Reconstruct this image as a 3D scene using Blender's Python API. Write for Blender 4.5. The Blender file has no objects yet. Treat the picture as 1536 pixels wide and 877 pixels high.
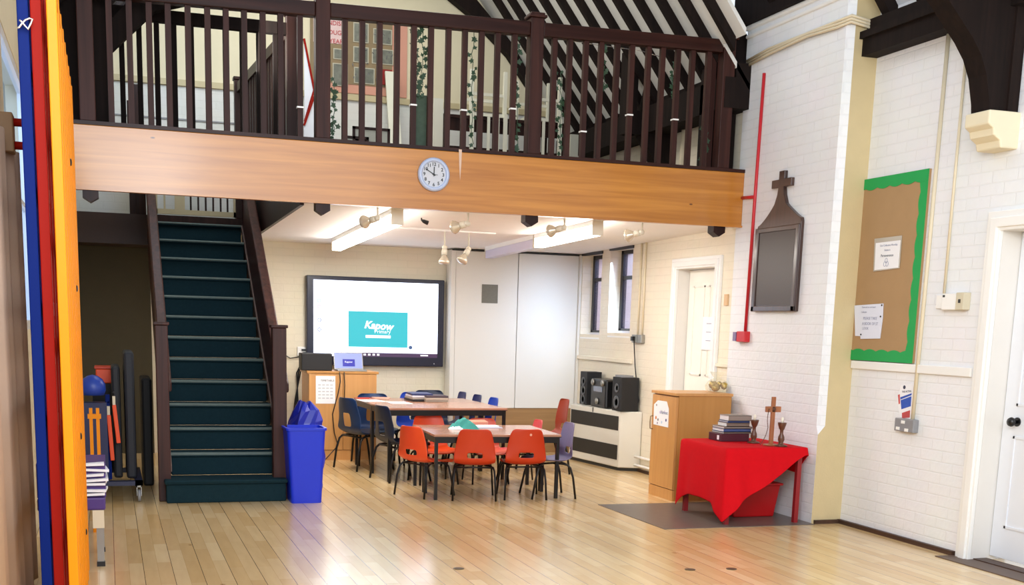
import bpy, bmesh, math, random
from mathutils import Vector, Matrix, Euler
random.seed(7)
sc = bpy.context.scene
COL = sc.collection
PI = math.pi

# ------------------------------------------------------------------ camera
CAM = (1775.9, 749.5, 812.9, 18.3586, -10.4297, 1.5642)
CH = 1.5
def cam_axes():
    y, p, r = [math.radians(a) for a in CAM[3:]]
    fwd = Vector((math.sin(y)*math.cos(p), math.cos(y)*math.cos(p), math.sin(p)))
    right = Vector((math.cos(y), -math.sin(y), 0)); up = right.cross(fwd)
    R = math.cos(r)*right + math.sin(r)*up
    U = -math.sin(r)*right + math.cos(r)*up
    return R, U, fwd
CR, CU, CF = cam_axes()
def ray(u, v):
    return CR*((u-CAM[1])/CAM[0]) + CU*(-(v-CAM[2])/CAM[0]) + CF
def atY(u, v, Y):
    d = ray(u, v); return Vector((0, 0, CH)) + d*(Y/d.y)
def atX(u, v, X):
    d = ray(u, v); return Vector((0, 0, CH)) + d*(X/d.x)
def atZ(u, v, z=0.0):
    d = ray(u, v); return Vector((0, 0, CH)) + d*((z-CH)/d.z)
cd = bpy.data.cameras.new('camera'); cam = bpy.data.objects.new('camera', cd); COL.objects.link(cam)
cd.sensor_width = 36; cd.lens = 36*CAM[0]/1536
cd.shift_x = (768-CAM[1])/1536; cd.shift_y = (CAM[2]-438.5)/1536
cd.clip_start = 0.05; cd.clip_end = 100
m = Matrix((CR, CU, -CF)).transposed().to_4x4(); m.translation = Vector((0, 0, CH))
cam.matrix_world = m
sc.camera = cam

# ------------------------------------------------------------------ materials
def lin(h):
    h = h.lstrip('#'); c = [int(h[i:i+2], 16)/255 for i in (0, 2, 4)]
    return tuple((x/12.92 if x <= .04045 else ((x+.055)/1.055)**2.4) for x in c)+(1,)
MATS = {}
def new_mat(name):
    m = bpy.data.materials.new(name); m.use_nodes = True
    nt = m.node_tree; b = nt.nodes['Principled BSDF']
    return m, nt, b
def nd(nt, t, **kw):
    n = nt.nodes.new(t)
    for k, v in kw.items():
        if k in n.inputs: n.inputs[k].default_value = v
        else: setattr(n, k, v)
    return n
def mat(name, col, rough=.5, metal=0, var=.0, scale=8, bump=0, bscale=60, emit=0, spec=None, coat=0, stretch=None):
    """plain surface with procedural noise variation in colour and relief"""
    if name in MATS: return MATS[name]
    m, nt, b = new_mat(name); L = nt.links.new
    c = lin(col)
    b.inputs['Roughness'].default_value = rough; b.inputs['Metallic'].default_value = metal
    if spec is not None: b.inputs['Specular IOR Level'].default_value = spec
    if coat: b.inputs['Coat Weight'].default_value = coat; b.inputs['Coat Roughness'].default_value = .12
    tc = nd(nt, 'ShaderNodeTexCoord'); mp = nd(nt, 'ShaderNodeMapping')
    L(tc.outputs['Object'], mp.inputs['Vector'])
    if stretch: mp.inputs['Scale'].default_value = stretch
    n = nd(nt, 'ShaderNodeTexNoise', Scale=scale, Detail=4.0); L(mp.outputs[0], n.inputs['Vector'])
    mx = nd(nt, 'ShaderNodeMix', data_type='RGBA')
    k = max(var, .03)
    mx.inputs['A'].default_value = tuple(x*(1-k) for x in c[:3])+(1,)
    mx.inputs['B'].default_value = tuple(min(1, x*(1+k)) for x in c[:3])+(1,)
    L(n.outputs['Fac'], mx.inputs['Factor']); L(mx.outputs['Result'], b.inputs['Base Color'])
    if bump:
        n2 = nd(nt, 'ShaderNodeTexNoise', Scale=bscale, Detail=3.0); L(mp.outputs[0], n2.inputs['Vector'])
        bp = nd(nt, 'ShaderNodeBump', Strength=bump, Distance=.01); L(n2.outputs['Fac'], bp.inputs['Height']); L(bp.outputs[0], b.inputs['Normal'])
    if emit:
        b.inputs['Emission Color'].default_value = c; b.inputs['Emission Strength'].default_value = emit
    MATS[name] = m; return m
def brick_mat(name, col, axis, bump=.35, rough=.55, mortar=None, col2=None, scale=1.0, tint=None):
    """painted brick; axis 'x' = wall facing x (courses run along Y), 'y' = wall facing y"""
    if name in MATS: return MATS[name]
    m, nt, b = new_mat(name); L = nt.links.new
    tc = nd(nt, 'ShaderNodeTexCoord'); sx = nd(nt, 'ShaderNodeSeparateXYZ'); cx = nd(nt, 'ShaderNodeCombineXYZ')
    L(tc.outputs['Object'], sx.inputs[0]); L(sx.outputs['Y' if axis == 'x' else 'X'], cx.inputs['X']); L(sx.outputs['Z'], cx.inputs['Y'])
    br = nd(nt, 'ShaderNodeTexBrick'); L(cx.outputs[0], br.inputs['Vector'])
    c = lin(col); c2 = lin(col2) if col2 else tuple(x*.985 for x in c[:3])+(1,)
    br.inputs['Color1'].default_value = c; br.inputs['Color2'].default_value = c2
    br.inputs['Mortar'].default_value = lin(mortar) if mortar else tuple(x*.955 for x in c[:3])+(1,)
    br.inputs['Scale'].default_value = scale; br.inputs['Brick Width'].default_value = .235; br.inputs['Row Height'].default_value = .078
    br.inputs['Mortar Size'].default_value = .006; br.inputs['Mortar Smooth'].default_value = .6
    nz = nd(nt, 'ShaderNodeTexNoise', Scale=3.0, Detail=5.0); L(tc.outputs['Object'], nz.inputs['Vector'])
    mx = nd(nt, 'ShaderNodeMix', data_type='RGBA', blend_type='MULTIPLY'); mx.inputs['Factor'].default_value = .08
    L(br.outputs['Color'], mx.inputs['A']); L(nz.outputs['Color'], mx.inputs['B']); L(mx.outputs['Result'], b.inputs['Base Color'])
    b.inputs['Roughness'].default_value = rough
    n2 = nd(nt, 'ShaderNodeTexNoise', Scale=26.0, Detail=3.0); L(tc.outputs['Object'], n2.inputs['Vector'])
    ma = nd(nt, 'ShaderNodeMath', operation='MULTIPLY_ADD'); L(br.outputs['Fac'], ma.inputs[0]); ma.inputs[1].default_value = -1.0; L(n2.outputs['Fac'], ma.inputs[2])
    bp = nd(nt, 'ShaderNodeBump', Strength=bump, Distance=.012); L(ma.outputs[0], bp.inputs['Height']); L(bp.outputs[0], b.inputs['Normal'])
    MATS[name] = m; return m
def wood_mat(name, dark, light, axis='X', rough=.4, scale=1.0, coat=0, knots=False, bump=.05, spec=.5):
    if name in MATS: return MATS[name]
    m, nt, b = new_mat(name); L = nt.links.new
    tc = nd(nt, 'ShaderNodeTexCoord'); mp = nd(nt, 'ShaderNodeMapping'); L(tc.outputs['Object'], mp.inputs['Vector'])
    s = {'X': (.6, 14, 14), 'Y': (14, .6, 14), 'Z': (14, 14, .6)}[axis]
    mp.inputs['Scale'].default_value = tuple(x*scale for x in s)
    n = nd(nt, 'ShaderNodeTexNoise', Scale=1.6, Detail=6.0, Distortion=.6); L(mp.outputs[0], n.inputs['Vector'])
    cr = nd(nt, 'ShaderNodeValToRGB'); cr.color_ramp.elements[0].position = .3; cr.color_ramp.elements[1].position = .72
    cr.color_ramp.elements[0].color = lin(dark); cr.color_ramp.elements[1].color = lin(light)
    L(n.outputs['Fac'], cr.inputs[0]); out = cr.outputs[0]
    if knots:
        v = nd(nt, 'ShaderNodeTexVoronoi', Scale=2.4); mp2 = nd(nt, 'ShaderNodeMapping'); mp2.inputs['Scale'].default_value = (1, 0, 2.4)
        L(tc.outputs['Object'], mp2.inputs['Vector']); L(mp2.outputs[0], v.inputs['Vector'])
        k = nd(nt, 'ShaderNodeValToRGB'); k.color_ramp.elements[0].position = .025; k.color_ramp.elements[1].position = .05
        k.color_ramp.elements[0].color = (.12, .05, .02, 1); k.color_ramp.elements[1].color = (1, 1, 1, 1); L(v.outputs['Distance'], k.inputs[0])
        mx = nd(nt, 'ShaderNodeMix', data_type='RGBA', blend_type='MULTIPLY'); mx.inputs['Factor'].default_value = .9
        L(out, mx.inputs['A']); L(k.outputs[0], mx.inputs['B']); out = mx.outputs['Result']
    L(out, b.inputs['Base Color']); b.inputs['Roughness'].default_value = rough; b.inputs['Specular IOR Level'].default_value = spec
    if coat: b.inputs['Coat Weight'].default_value = coat; b.inputs['Coat Roughness'].default_value = .15
    bp = nd(nt, 'ShaderNodeBump', Strength=bump, Distance=.01); L(n.outputs['Fac'], bp.inputs['Height']); L(bp.outputs[0], b.inputs['Normal'])
    MATS[name] = m; return m
def floor_mat():
    m, nt, b = new_mat('maple_boards'); L = nt.links.new
    tc = nd(nt, 'ShaderNodeTexCoord'); sx = nd(nt, 'ShaderNodeSeparateXYZ'); cx = nd(nt, 'ShaderNodeCombineXYZ')
    L(tc.outputs['Object'], sx.inputs[0]); L(sx.outputs['Y'], cx.inputs['X']); L(sx.outputs['X'], cx.inputs['Y'])
    def brick(w, h, ms, c1, c2, mo):
        br = nd(nt, 'ShaderNodeTexBrick'); L(cx.outputs[0], br.inputs['Vector'])
        br.inputs['Scale'].default_value = 1; br.inputs['Brick Width'].default_value = w; br.inputs['Row Height'].default_value = h
        br.inputs['Mortar Size'].default_value = ms; br.inputs['Mortar Smooth'].default_value = .3
        br.inputs['Color1'].default_value = c1; br.inputs['Color2'].default_value = c2; br.inputs['Mortar'].default_value = mo
        br.offset_frequency = 2; br.offset = .37
        return br
    a = brick(.62, .083, .0009, lin('#ebcf9e'), lin('#d9b57c'), lin('#bd9660'))
    g = brick(60, .166, .0022, (1, 1, 1, 1), (1, 1, 1, 1), lin('#7a5a38'))
    mx = nd(nt, 'ShaderNodeMix', data_type='RGBA', blend_type='MULTIPLY'); mx.inputs['Factor'].default_value = .85
    L(a.outputs['Color'], mx.inputs['A']); L(g.outputs['Color'], mx.inputs['B'])
    mp = nd(nt, 'ShaderNodeMapping'); mp.inputs['Scale'].default_value = (9, 1.2, 1); L(tc.outputs['Object'], mp.inputs['Vector'])
    n = nd(nt, 'ShaderNodeTexNoise', Scale=2.2, Detail=6.0, Distortion=.4); L(mp.outputs[0], n.inputs['Vector'])
    cr = nd(nt, 'ShaderNodeValToRGB'); cr.color_ramp.elements[0].position = .25; cr.color_ramp.elements[1].position = .75
    cr.color_ramp.elements[0].color = (.74, .68, .6, 1); cr.color_ramp.elements[1].color = (1, 1, 1, 1); L(n.outputs['Fac'], cr.inputs[0])
    mx2 = nd(nt, 'ShaderNodeMix', data_type='RGBA', blend_type='MULTIPLY'); mx2.inputs['Factor'].default_value = .42
    L(mx.outputs['Result'], mx2.inputs['A']); L(cr.outputs[0], mx2.inputs['B'])
    v = nd(nt, 'ShaderNodeTexVoronoi', Scale=2.3); mq = nd(nt, 'ShaderNodeMapping'); mq.inputs['Scale'].default_value = (1, .6, 0); L(tc.outputs['Object'], mq.inputs['Vector']); L(mq.outputs[0], v.inputs['Vector'])
    k = nd(nt, 'ShaderNodeValToRGB'); k.color_ramp.elements[0].position = .02; k.color_ramp.elements[1].position = .045
    k.color_ramp.elements[0].color = (.45, .33, .2, 1); k.color_ramp.elements[1].color = (1, 1, 1, 1); L(v.outputs['Distance'], k.inputs[0])
    mx3 = nd(nt, 'ShaderNodeMix', data_type='RGBA', blend_type='MULTIPLY'); mx3.inputs['Factor'].default_value = .7
    L(mx2.outputs['Result'], mx3.inputs['A']); L(k.outputs[0], mx3.inputs['B'])
    L(mx3.outputs['Result'], b.inputs['Base Color'])
    b.inputs['Roughness'].default_value = .27; b.inputs['Coat Weight'].default_value = .4; b.inputs['Coat Roughness'].default_value = .14
    bp = nd(nt, 'ShaderNodeBump', Strength=.12, Distance=.002); L(g.outputs['Fac'], bp.inputs['Height']); bp.invert = True; L(bp.outputs[0], b.inputs['Normal'])
    return m
def emis(name, col, s):
    if name in MATS: return MATS[name]
    m, nt, b = new_mat(name); b.inputs['Base Color'].default_value = (0.02, 0.02, 0.02, 1); b.inputs['Roughness'].default_value = .3
    b.inputs['Emission Color'].default_value = lin(col); b.inputs['Emission Strength'].default_value = s
    MATS[name] = m; return m
def glass(name, col='#ffffff', rough=.02, opac=.12):
    if name in MATS: return MATS[name]
    m, nt, b = new_mat(name); L = nt.links.new
    tr = nd(nt, 'ShaderNodeBsdfTransparent'); tr.inputs[0].default_value = lin(col)
    mx = nd(nt, 'ShaderNodeMixShader'); mx.inputs[0].default_value = opac
    b.inputs['Base Color'].default_value = lin(col); b.inputs['Roughness'].default_value = rough
    L(tr.outputs[0], mx.inputs[1]); L(b.outputs[0], mx.inputs[2]); L(mx.outputs[0], nt.nodes['Material Output'].inputs[0])
    MATS[name] = m; return m

M = {
 'floor': floor_mat(),
 'wallx': brick_mat('white_brick_side', '#eff1f5', 'x', bump=.3),
 'wally': brick_mat('cream_brick_end', '#e8dfc8', 'y', bump=.2),
 'alcx': brick_mat('cream_brick_side', '#efe6d2', 'x', bump=.25),
 'ret': mat('cream_plaster', '#cfbd93', .7, var=.06, bump=.15),
 'cream': mat('cream_paint', '#dfd6b8', .7, var=.04, bump=.08, bscale=20),
 'lowwhite': brick_mat('pale_brick_dado', '#dfe0dc', 'y', bump=.12),
 'ceil': mat('ceiling_paint', '#f4f2f0', .8, var=.02),
 'white': mat('white_gloss', '#f0f0ee', .3, var=.02),
 'panelw': mat('panel_paint', '#dfdcd4', .42, var=.03, scale=2),
 'dark': wood_mat('dark_stained_wood', '#1d0e0b', '#321c17', 'Z', .42, bump=.1, spec=.2),
 'darkx': wood_mat('dark_stained_rail', '#24110e', '#3b201a', 'X', .38, bump=.1, spec=.2),
 'bal': wood_mat('baluster_wood', '#2a1512', '#43251f', 'Z', .5, spec=.22),
 'black': wood_mat('blackened_timber', '#120b09', '#1f1411', 'Z', .8, bump=.15, spec=.2),
 'beam': wood_mat('varnished_pine', '#ab6a22', '#c98736', 'X', .33, coat=.3, knots=True),
 'carpet': mat('teal_carpet', '#1b323a', .95, var=.16, scale=40, bump=.5, bscale=260, spec=.1),
 'nosing': mat('worn_carpet_nosing', '#62716e', .9, var=.2, scale=30, bump=.3, bscale=200),
 'stairwood': wood_mat('stair_mahogany', '#2a120e', '#4a2720', 'Z', .45, spec=.3),
 'bluebin': mat('blue_plastic', '#0b2fd0', .35, var=.03),
 'bag': mat('blue_polythene', '#1a2aa8', .3, var=.1),
 'orange': mat('orange_poly', '#c23509', .45, var=.04),
 'orange2': mat('bright_orange_poly', '#ea4e1c', .42, var=.04),
 'coral': mat('coral_poly', '#d8604c', .42),
 'pink': mat('pink_poly', '#dd5a5c', .42),
 'rust': mat('rust_red_poly', '#96371d', .45),
 'lilac': mat('lilac_poly', '#7d7598', .42),
 'navy': mat('navy_poly', '#16335f', .4),
 'darknavy': mat('dark_navy_poly', '#1b2740', .4),
 'blue': mat('royal_blue_poly', '#1f45b4', .4),
 'slate': mat('slate_navy_poly', '#272e62', .4),
 'tube': mat('black_steel_tube', '#1b1715', .35, metal=.4),
 'tabletop': wood_mat('laminate_top', '#a8755c', '#b98a70', 'X', .22, coat=.3),
 'tedge': mat('table_edge', '#3c2820', .4),
 'beech': wood_mat('beech_laminate', '#c48d50', '#cf9a5c', 'Z', .38),
 'beechside': wood_mat('beech_laminate_side', '#b5803f', '#bd8846', 'Z', .42),
 'red': mat('red_cloth', '#cc0a18', .85, spec=.15, var=.07, scale=30, bump=.15, bscale=300),
 'redp': mat('red_plastic', '#b80f14', .4),
 'redpaint': mat('red_conduit', '#c4202a', .4),
 'redleg': mat('red_leg_paint', '#8e1b22', .4),
 'yellow': mat('yellow_gloss', '#e68900', .5, spec=.25, var=.05, scale=5),
 'redgloss': mat('red_gloss', '#8c1205', .6, spec=.12, var=.06, scale=5),
 'bluegloss': mat('blue_gloss', '#041d63', .6, spec=.1, var=.06, scale=5),
 'paper': mat('white_paper', '#f1f2f6', .8),
 'ink': mat('ink', '#3a3f55', .7),
 'greyink': mat('grey_ink', '#8e93ad', .7),
 'blackp': mat('black_plastic', '#0c0c0e', .35),
 'blackm': mat('matt_black', '#101013', .6),
 'navyedge': mat('screen_bezel', '#10122a', .3),
 'steel': mat('brushed_steel', '#9b9a94', .35, metal=.8),
 'grey': mat('grey_enamel', '#8a8b8f', .4),
 'heater': mat('heater_enamel', '#d9d6cb', .4),
 'grille': mat('dark_grille', '#2b2925', .6),
 'green': mat('green_border', '#16a050', .7),
 'hessian': mat('brown_paper', '#ab8a62', .85, var=.08, scale=6, bump=.1),
 'mat': mat('grey_stone_slab', '#6b615a', .35, var=.18, scale=10, bump=.1),
 'skirt': wood_mat('dark_skirting', '#3a261c', '#54392b', 'Y', .5),
 'cond': mat('cream_conduit', '#dccfb3', .5),
 'olive': mat('olive_store_paint', '#4a4330', .8, var=.1),  # deep shade under the landing, put into the wall colour
 'curtain': mat('beige_curtain', '#c3a792', .9, var=.12, scale=3),
 'candle': mat('candle_wax', '#efe9d8', .5),
 'brownw': wood_mat('turned_wood', '#4a2a1c', '#6d4430', 'Z', .35),
 'crossw': wood_mat('light_cross_wood', '#8f5433', '#b0714a', 'Z', .4),
 'ivy': mat('ivy_leaf', '#2f4a33', .6, var=.3),
 'whitewood': mat('white_painted_wood', '#d7d6c6', .45, var=.05),
 'gold': mat('gold_foil', '#b79a4a', .25, metal=.7, var=.2),
 'brass': mat('bronze_handle', '#8b7350', .35, metal=.8),
 'teal': mat('teal_fabric', '#3f9c93', .8, var=.15),
 'purple': mat('purple_vinyl', '#4a2f78', .45),
 'pinkpaper': mat('pink_backing_paper', '#d29a86', .85),
 'photo': mat('faded_photograph', '#6f7267', .3, var=.6, scale=22),
 'kraft': mat('kraft_border', '#8d7b5e', .85, var=.15),
 'silver': mat('silver_tinsel', '#e6e6e6', .15, metal=.9),
 'brick': brick_mat('red_brick_outside', '#9c4a44', 'x', mortar='#c9b3ac', col2='#b5625a'),
 'spot': mat('spot_cream', '#d9d3c2', .35),
 'bulb': mat('silvered_bulb', '#cfc5b2', .18, metal=.4),
 'bookb': mat('blue_book', '#3b4d80', .5), 'bookg': mat('grey_book', '#8d8178', .5), 'bookm': mat('maroon_book', '#4a1526', .45),
 'bookt': mat('taupe_book', '#77685d', .5), 'pages': mat('page_edges', '#e4e2e6', .8, var=.1, scale=90, stretch=(1, 1, 20)),
 'winframe': mat('dark_window_frame', '#1b1d25', .35),
 'clockface': mat('clock_face', '#c9cbd2', .35), 'clockrim': mat('clock_rim', '#b9c6e2', .3),
 'spruce': wood_mat('mezzanine_boards', '#5a4632', '#745c42', 'X', .6),
}

# ------------------------------------------------------------------ mesh helpers
class MB:
    def __init__(s): s.v = []; s.f = []; s.mi = []
    def add(s, vs, fs, mi=0):
        o = len(s.v); s.v += [tuple(x) for x in vs]; s.f += [tuple(i+o for i in f) for f in fs]; s.mi += [mi]*len(fs); return s
    def box(s, x0, x1, y0, y1, z0, z1, mi=0):
        v = [(x, y, z) for x in (x0, x1) for y in (y0, y1) for z in (z0, z1)]
        return s.add(v, [(0, 1, 3, 2), (4, 6, 7, 5), (0, 4, 5, 1), (2, 3, 7, 6), (0, 2, 6, 4), (1, 5, 7, 3)], mi)
    def obox(s, c, size, rot=(0, 0, 0), mi=0):
        R = Euler(rot).to_matrix(); c = Vector(c); h = Vector(size)/2
        v = [c+R@Vector((sx*h.x, sy*h.y, sz*h.z)) for sx in (-1, 1) for sy in (-1, 1) for sz in (-1, 1)]
        return s.add(v, [(0, 1, 3, 2), (4, 6, 7, 5), (0, 4, 5, 1), (2, 3, 7, 6), (0, 2, 6, 4), (1, 5, 7, 3)], mi)
    def bar(s, a, b, w, h, up=(0, 0, 1), mi=0):
        a = Vector(a); b = Vector(b); d = (b-a).normalized(); up = Vector(up)
        if abs(d.dot(up)) > .98: up = Vector((1, 0, 0))
        x = d.cross(up).normalized(); z = x.cross(d)
        v = [p+x*(sx*w/2)+z*(sz*h/2) for p in (a, b) for sx in (-1, 1) for sz in (-1, 1)]
        return s.add(v, [(0, 2, 3, 1), (4, 5, 7, 6), (0, 1, 5, 4), (2, 6, 7, 3), (0, 4, 6, 2), (1, 3, 7, 5)], mi)
    def tube(s, pts, r, seg=8, mi=0, close=True):
        pts = [Vector(p) for p in pts]; rings = []; n = len(pts)
        rr = r if isinstance(r, (list, tuple)) else [r]*n
        prev = None
        for i, p in enumerate(pts):
            t = (pts[min(i+1, n-1)]-pts[max(i-1, 0)]).normalized()
            if prev is None:
                a = Vector((0, 0, 1)) if abs(t.z) < .9 else Vector((1, 0, 0)); x = t.cross(a).normalized()
            else:
                x = (prev-t*prev.dot(t)).normalized()
            prev = x; y = t.cross(x)
            rings.append([p+(x*math.cos(2*PI*k/seg)+y*math.sin(2*PI*k/seg))*rr[i] for k in range(seg)])
        v = [q for rg in rings for q in rg]; f = []
        for i in range(n-1):
            for k in range(seg):
                f.append((i*seg+k, i*seg+(k+1) % seg, (i+1)*seg+(k+1) % seg, (i+1)*seg+k))
        if close: f += [tuple(range(seg-1, -1, -1)), tuple((n-1)*seg+k for k in range(seg))]
        return s.add(v, f, mi)
    def lathe(s, prof, c=(0, 0, 0), axis=(0, 0, 1), seg=16, mi=0):
        ax = Vector(axis).normalized(); a = Vector((1, 0, 0)) if abs(ax.x) < .9 else Vector((0, 1, 0)); x = ax.cross(a).normalized(); y = ax.cross(x); c = Vector(c)
        v = [c+ax*h+(x*math.cos(2*PI*k/seg)+y*math.sin(2*PI*k/seg))*max(r, 1e-5) for r, h in prof for k in range(seg)]
        f = [(i*seg+k, i*seg+(k+1) % seg, (i+1)*seg+(k+1) % seg, (i+1)*seg+k) for i in range(len(prof)-1) for k in range(seg)]
        f += [tuple(range(seg-1, -1, -1)), tuple((len(prof)-1)*seg+k for k in range(seg))]
        return s.add(v, f, mi)
    def prism(s, poly, axis, a, b, mi=0):
        """poly of 2-D points in the other two axes (in x,y,z order), extruded along axis from a to b"""
        def P(p, t):
            return {'x': (t, p[0], p[1]), 'y': (p[0], t, p[1]), 'z': (p[0], p[1], t)}[axis]
        n = len(poly); v = [P(p, a) for p in poly]+[P(p, b) for p in poly]
        f = [tuple(range(n)), tuple(range(2*n-1, n-1, -1))]+[(i, n+i, n+(i+1) % n, (i+1) % n) for i in range(n)]
        return s.add(v, f, mi)
    def quad(s, a, b, c, d, mi=0): return s.add([a, b, c, d], [(0, 1, 2, 3)], mi)
    def grid(s, rows, mi=0):
        n = len(rows[0]); v = [p for r in rows for p in r]
        return s.add(v, [(i*n+k, i*n+k+1, (i+1)*n+k+1, (i+1)*n+k) for i in range(len(rows)-1) for k in range(n-1)], mi)
    def build(s, name, mats, parent=None, smooth=False, bevel=0, origin=None):
        o0 = Vector(parent.location) if parent is not None else Vector(origin or (0, 0, 0))
        if parent is not None and parent.parent is not None: o0 = o0+Vector(parent.parent.location)
        me = bpy.data.meshes.new(name); me.from_pydata([Vector(p)-o0 for p in s.v], [], s.f)
        ml = mats if isinstance(mats, (list, tuple)) else [mats]
        for q in ml: me.materials.append(q)
        for p, i in zip(me.polygons, s.mi): p.material_index = i; p.use_smooth = smooth
        bm = bmesh.new(); bm.from_mesh(me); bmesh.ops.recalc_face_normals(bm, faces=bm.faces); bm.to_mesh(me); bm.free()
        me.update()
        o = bpy.data.objects.new(name, me); COL.objects.link(o)
        if parent is not None: o.parent = parent
        else: o.location = o0
        if bevel:
            bv = o.modifiers.new('bevel', 'BEVEL'); bv.width = bevel; bv.segments = 2; bv.limit_method = 'ANGLE'; bv.angle_limit = math.radians(50)
        return o
def box(name, mats, x0, x1, y0, y1, z0, z1, parent=None, bevel=0): return MB().box(x0, x1, y0, y1, z0, z1).build(name, mats, parent, bevel=bevel)
def tag(o, label=None, cat=None, group=None, kind=None):
    if label: o['label'] = label
    if cat: o['category'] = cat
    if group: o['group'] = group
    if kind: o['kind'] = kind
    return o
def empty(name, loc, label, cat, group=None, rz=0, kind=None):
    o = bpy.data.objects.new(name, None); COL.objects.link(o); o.location = loc; o.rotation_euler = (0, 0, rz)
    o.empty_display_size = .1
    return tag(o, label, cat, group, kind)
def struct(o): o['kind'] = 'structure'; return o
def kids(o): return [c for c in bpy.data.objects if c.parent == o]
def copy_tree(o, loc, rz, label, group=None, mats=None, sc_=None):
    c = o.copy(); COL.objects.link(c); c.location = loc; c.rotation_euler = (0, 0, rz); c['label'] = label
    if group: c['group'] = group
    if sc_: c.scale = (sc_,)*3
    for ch in kids(o):
        d = ch.copy(); COL.objects.link(d); d.parent = c
        for g in kids(ch):
            e = g.copy(); COL.objects.link(e); e.parent = d
    return c
def text(name, body, size, mats, parent, origin, xdir, ydir, align='CENTER', shear=0, extrude=.0006, bold=0):
    """lettering as a mesh lying in the plane of xdir / ydir"""
    cu = bpy.data.curves.new(name, 'FONT'); cu.body = body; cu.size = size; cu.align_x = align; cu.align_y = 'CENTER'; cu.extrude = extrude; cu.shear = shear; cu.offset = bold; cu.resolution_u = 3
    t = bpy.data.objects.new(name+'_tmp', cu); COL.objects.link(t)
    bpy.context.view_layer.update()
    me = bpy.data.meshes.new_from_object(t.evaluated_get(bpy.context.evaluated_depsgraph_get()))
    bpy.data.objects.remove(t)
    x = Vector(xdir).normalized(); y = Vector(ydir).normalized(); z = x.cross(y)
    mm = Matrix((x, y, z)).transposed().to_4x4(); mm.translation = Vector(origin)
    me.transform(mm)
    if parent is not None:
        o0 = Vector(parent.location)+(Vector(parent.parent.location) if parent.parent else Vector())
        me.transform(Matrix.Translation(-o0))
    me.materials.clear(); me.materials.append(mats); me.name = name
    o = bpy.data.objects.new(name, me); COL.objects.link(o); o.parent = parent
    return o
XW, XP, XA, YB, YF = 5.567, 5.30, 5.33, 13.55, 9.5
XL = -.5

# ------------------------------------------------------------------ the setting
struct(box('floor', M['floor'], -.7, 6.3, -1, 13.8, -.12, 0))
def ceil_z(y): return 2.405-(y-9.6)*.0195
# right wall of the hall with the door opening
w = MB()
DY0, DY1, DZ = 5.45, 6.555, 2.2
w.box(XW, XW+.3, DY1, 8.2, 0, 4.0); w.box(XW, XW+.3, DY0, DY1, DZ, 4.0); w.box(XW, XW+.3, 2.0, DY0, 0, 4.0)
struct(w.build('wall_right', M['wallx']))
# the pier between hall and alcove with chamfered edge and moulded cap
pz = .78
w = MB()
w.prism([(XP, 9.6), (XP, 8.115), (5.36, 8.085), (5.9, 8.085), (5.9, 9.6)], 'z', pz, 4.06)
w.prism([(XP, 9.6), (XP, 8.085), (5.9, 8.085), (5.9, 9.6)], 'z', 0, pz-.07)
w.add([(XP, 9.6, pz-.07), (XP, 8.085, pz-.07), (5.9, 8.085, pz-.07), (5.9, 9.6, pz-.07), (XP, 9.6, pz), (XP, 8.115, pz), (5.36, 8.085, pz), (5.9, 8.085, pz), (5.9, 9.6, pz)],
      [(0, 1, 5, 4), (1, 6, 5), (1, 2, 7, 6), (2, 3, 8, 7), (3, 0, 4, 8)])
pier = struct(w.build('wall_pier', [M['wallx'], M['ret']]))
for p in pier.data.polygons:
    if p.normal.y < -.9: p.material_index = 1
def mould(name, z0, z1, d):
    o = MB().prism([(XP-d, 9.6), (XP-d, 8.07-d), (5.4+d, 8.07-d), (5.55, 8.09), (5.55, 9.6)], 'z', z0, z1).build(name, M['white'], bevel=.012); return struct(o)
mould('trim_1', 3.955, 3.985, .02); mould('trim_2', 4.02, 4.06, .025)
struct(box('trim_9', M['black'], 5.24, 5.95, 7.98, 9.75, 4.06, 4.7))
# alcove right wall with two window slits and a doorway
w = MB()
AT = 2.335
w1, w2 = (11.83, 12.43), (12.665, 13.245)
ADY0, ADY1, ADZ = 9.93, 10.75, 2.085
segs = [(9.5, ADY0, 0, 3.5), (ADY0, ADY1, ADZ, 3.5), (ADY1, w1[0], 0, 3.5), (w1[0], w1[1], 0, 1.44), (w1[0], w1[1], AT, 3.5), (w1[1], w2[0], 0, 3.5), (w2[0], w2[1], 0, 1.41), (w2[0], w2[1], AT-.02, 3.5), (w2[1], YB+.1, 0, 3.5)]
for a, b, c, d in segs: w.box(XA, XA+.3, a, b, c, d)
struct(w.build('wall_alcove', M['alcx']))
for i, (a, b) in enumerate((w1, w2)):
    z0 = 1.44 if i == 0 else 1.41; zt = AT-.02*i
    e = empty('window_%d' % (i+1), (XA+.12, (a+b)/2, z0), None, None, kind='structure')
    fx = XA+.13
    f = MB().box(fx, fx+.05, a, a+.05, z0, zt).box(fx, fx+.05, b-.06, b, z0, zt).box(fx, fx+.05, a, b, z0, z0+.05).box(fx, fx+.05, a, b, zt-.04, zt).box(fx+.005, fx+.045, a, b, 2.02, 2.06)
    f.build('window_frame', M['winframe'], e)
    MB().box(fx+.02, fx+.026, a+.04, b-.04, z0+.04, zt-.04).build('pane', glass('clear_pane', '#f4f2ff', .03, .1), e)
    MB().prism([(XA-.002, z0-.05), (XA-.002, z0-.035), (fx, z0+.025), (fx, z0-.05)], 'y', a+.002, b-.002).build('window_sill', M['white'], e)
    MB().box(XA-.012, XA+.03, a-.02, b+.02, zt-.005, zt+.025).build('lintel', M['winframe'], e)
struct(box('wall_outside', M['brick'], 6.9, 7.0, 10.5, 16, -.2, 4.5))
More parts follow.
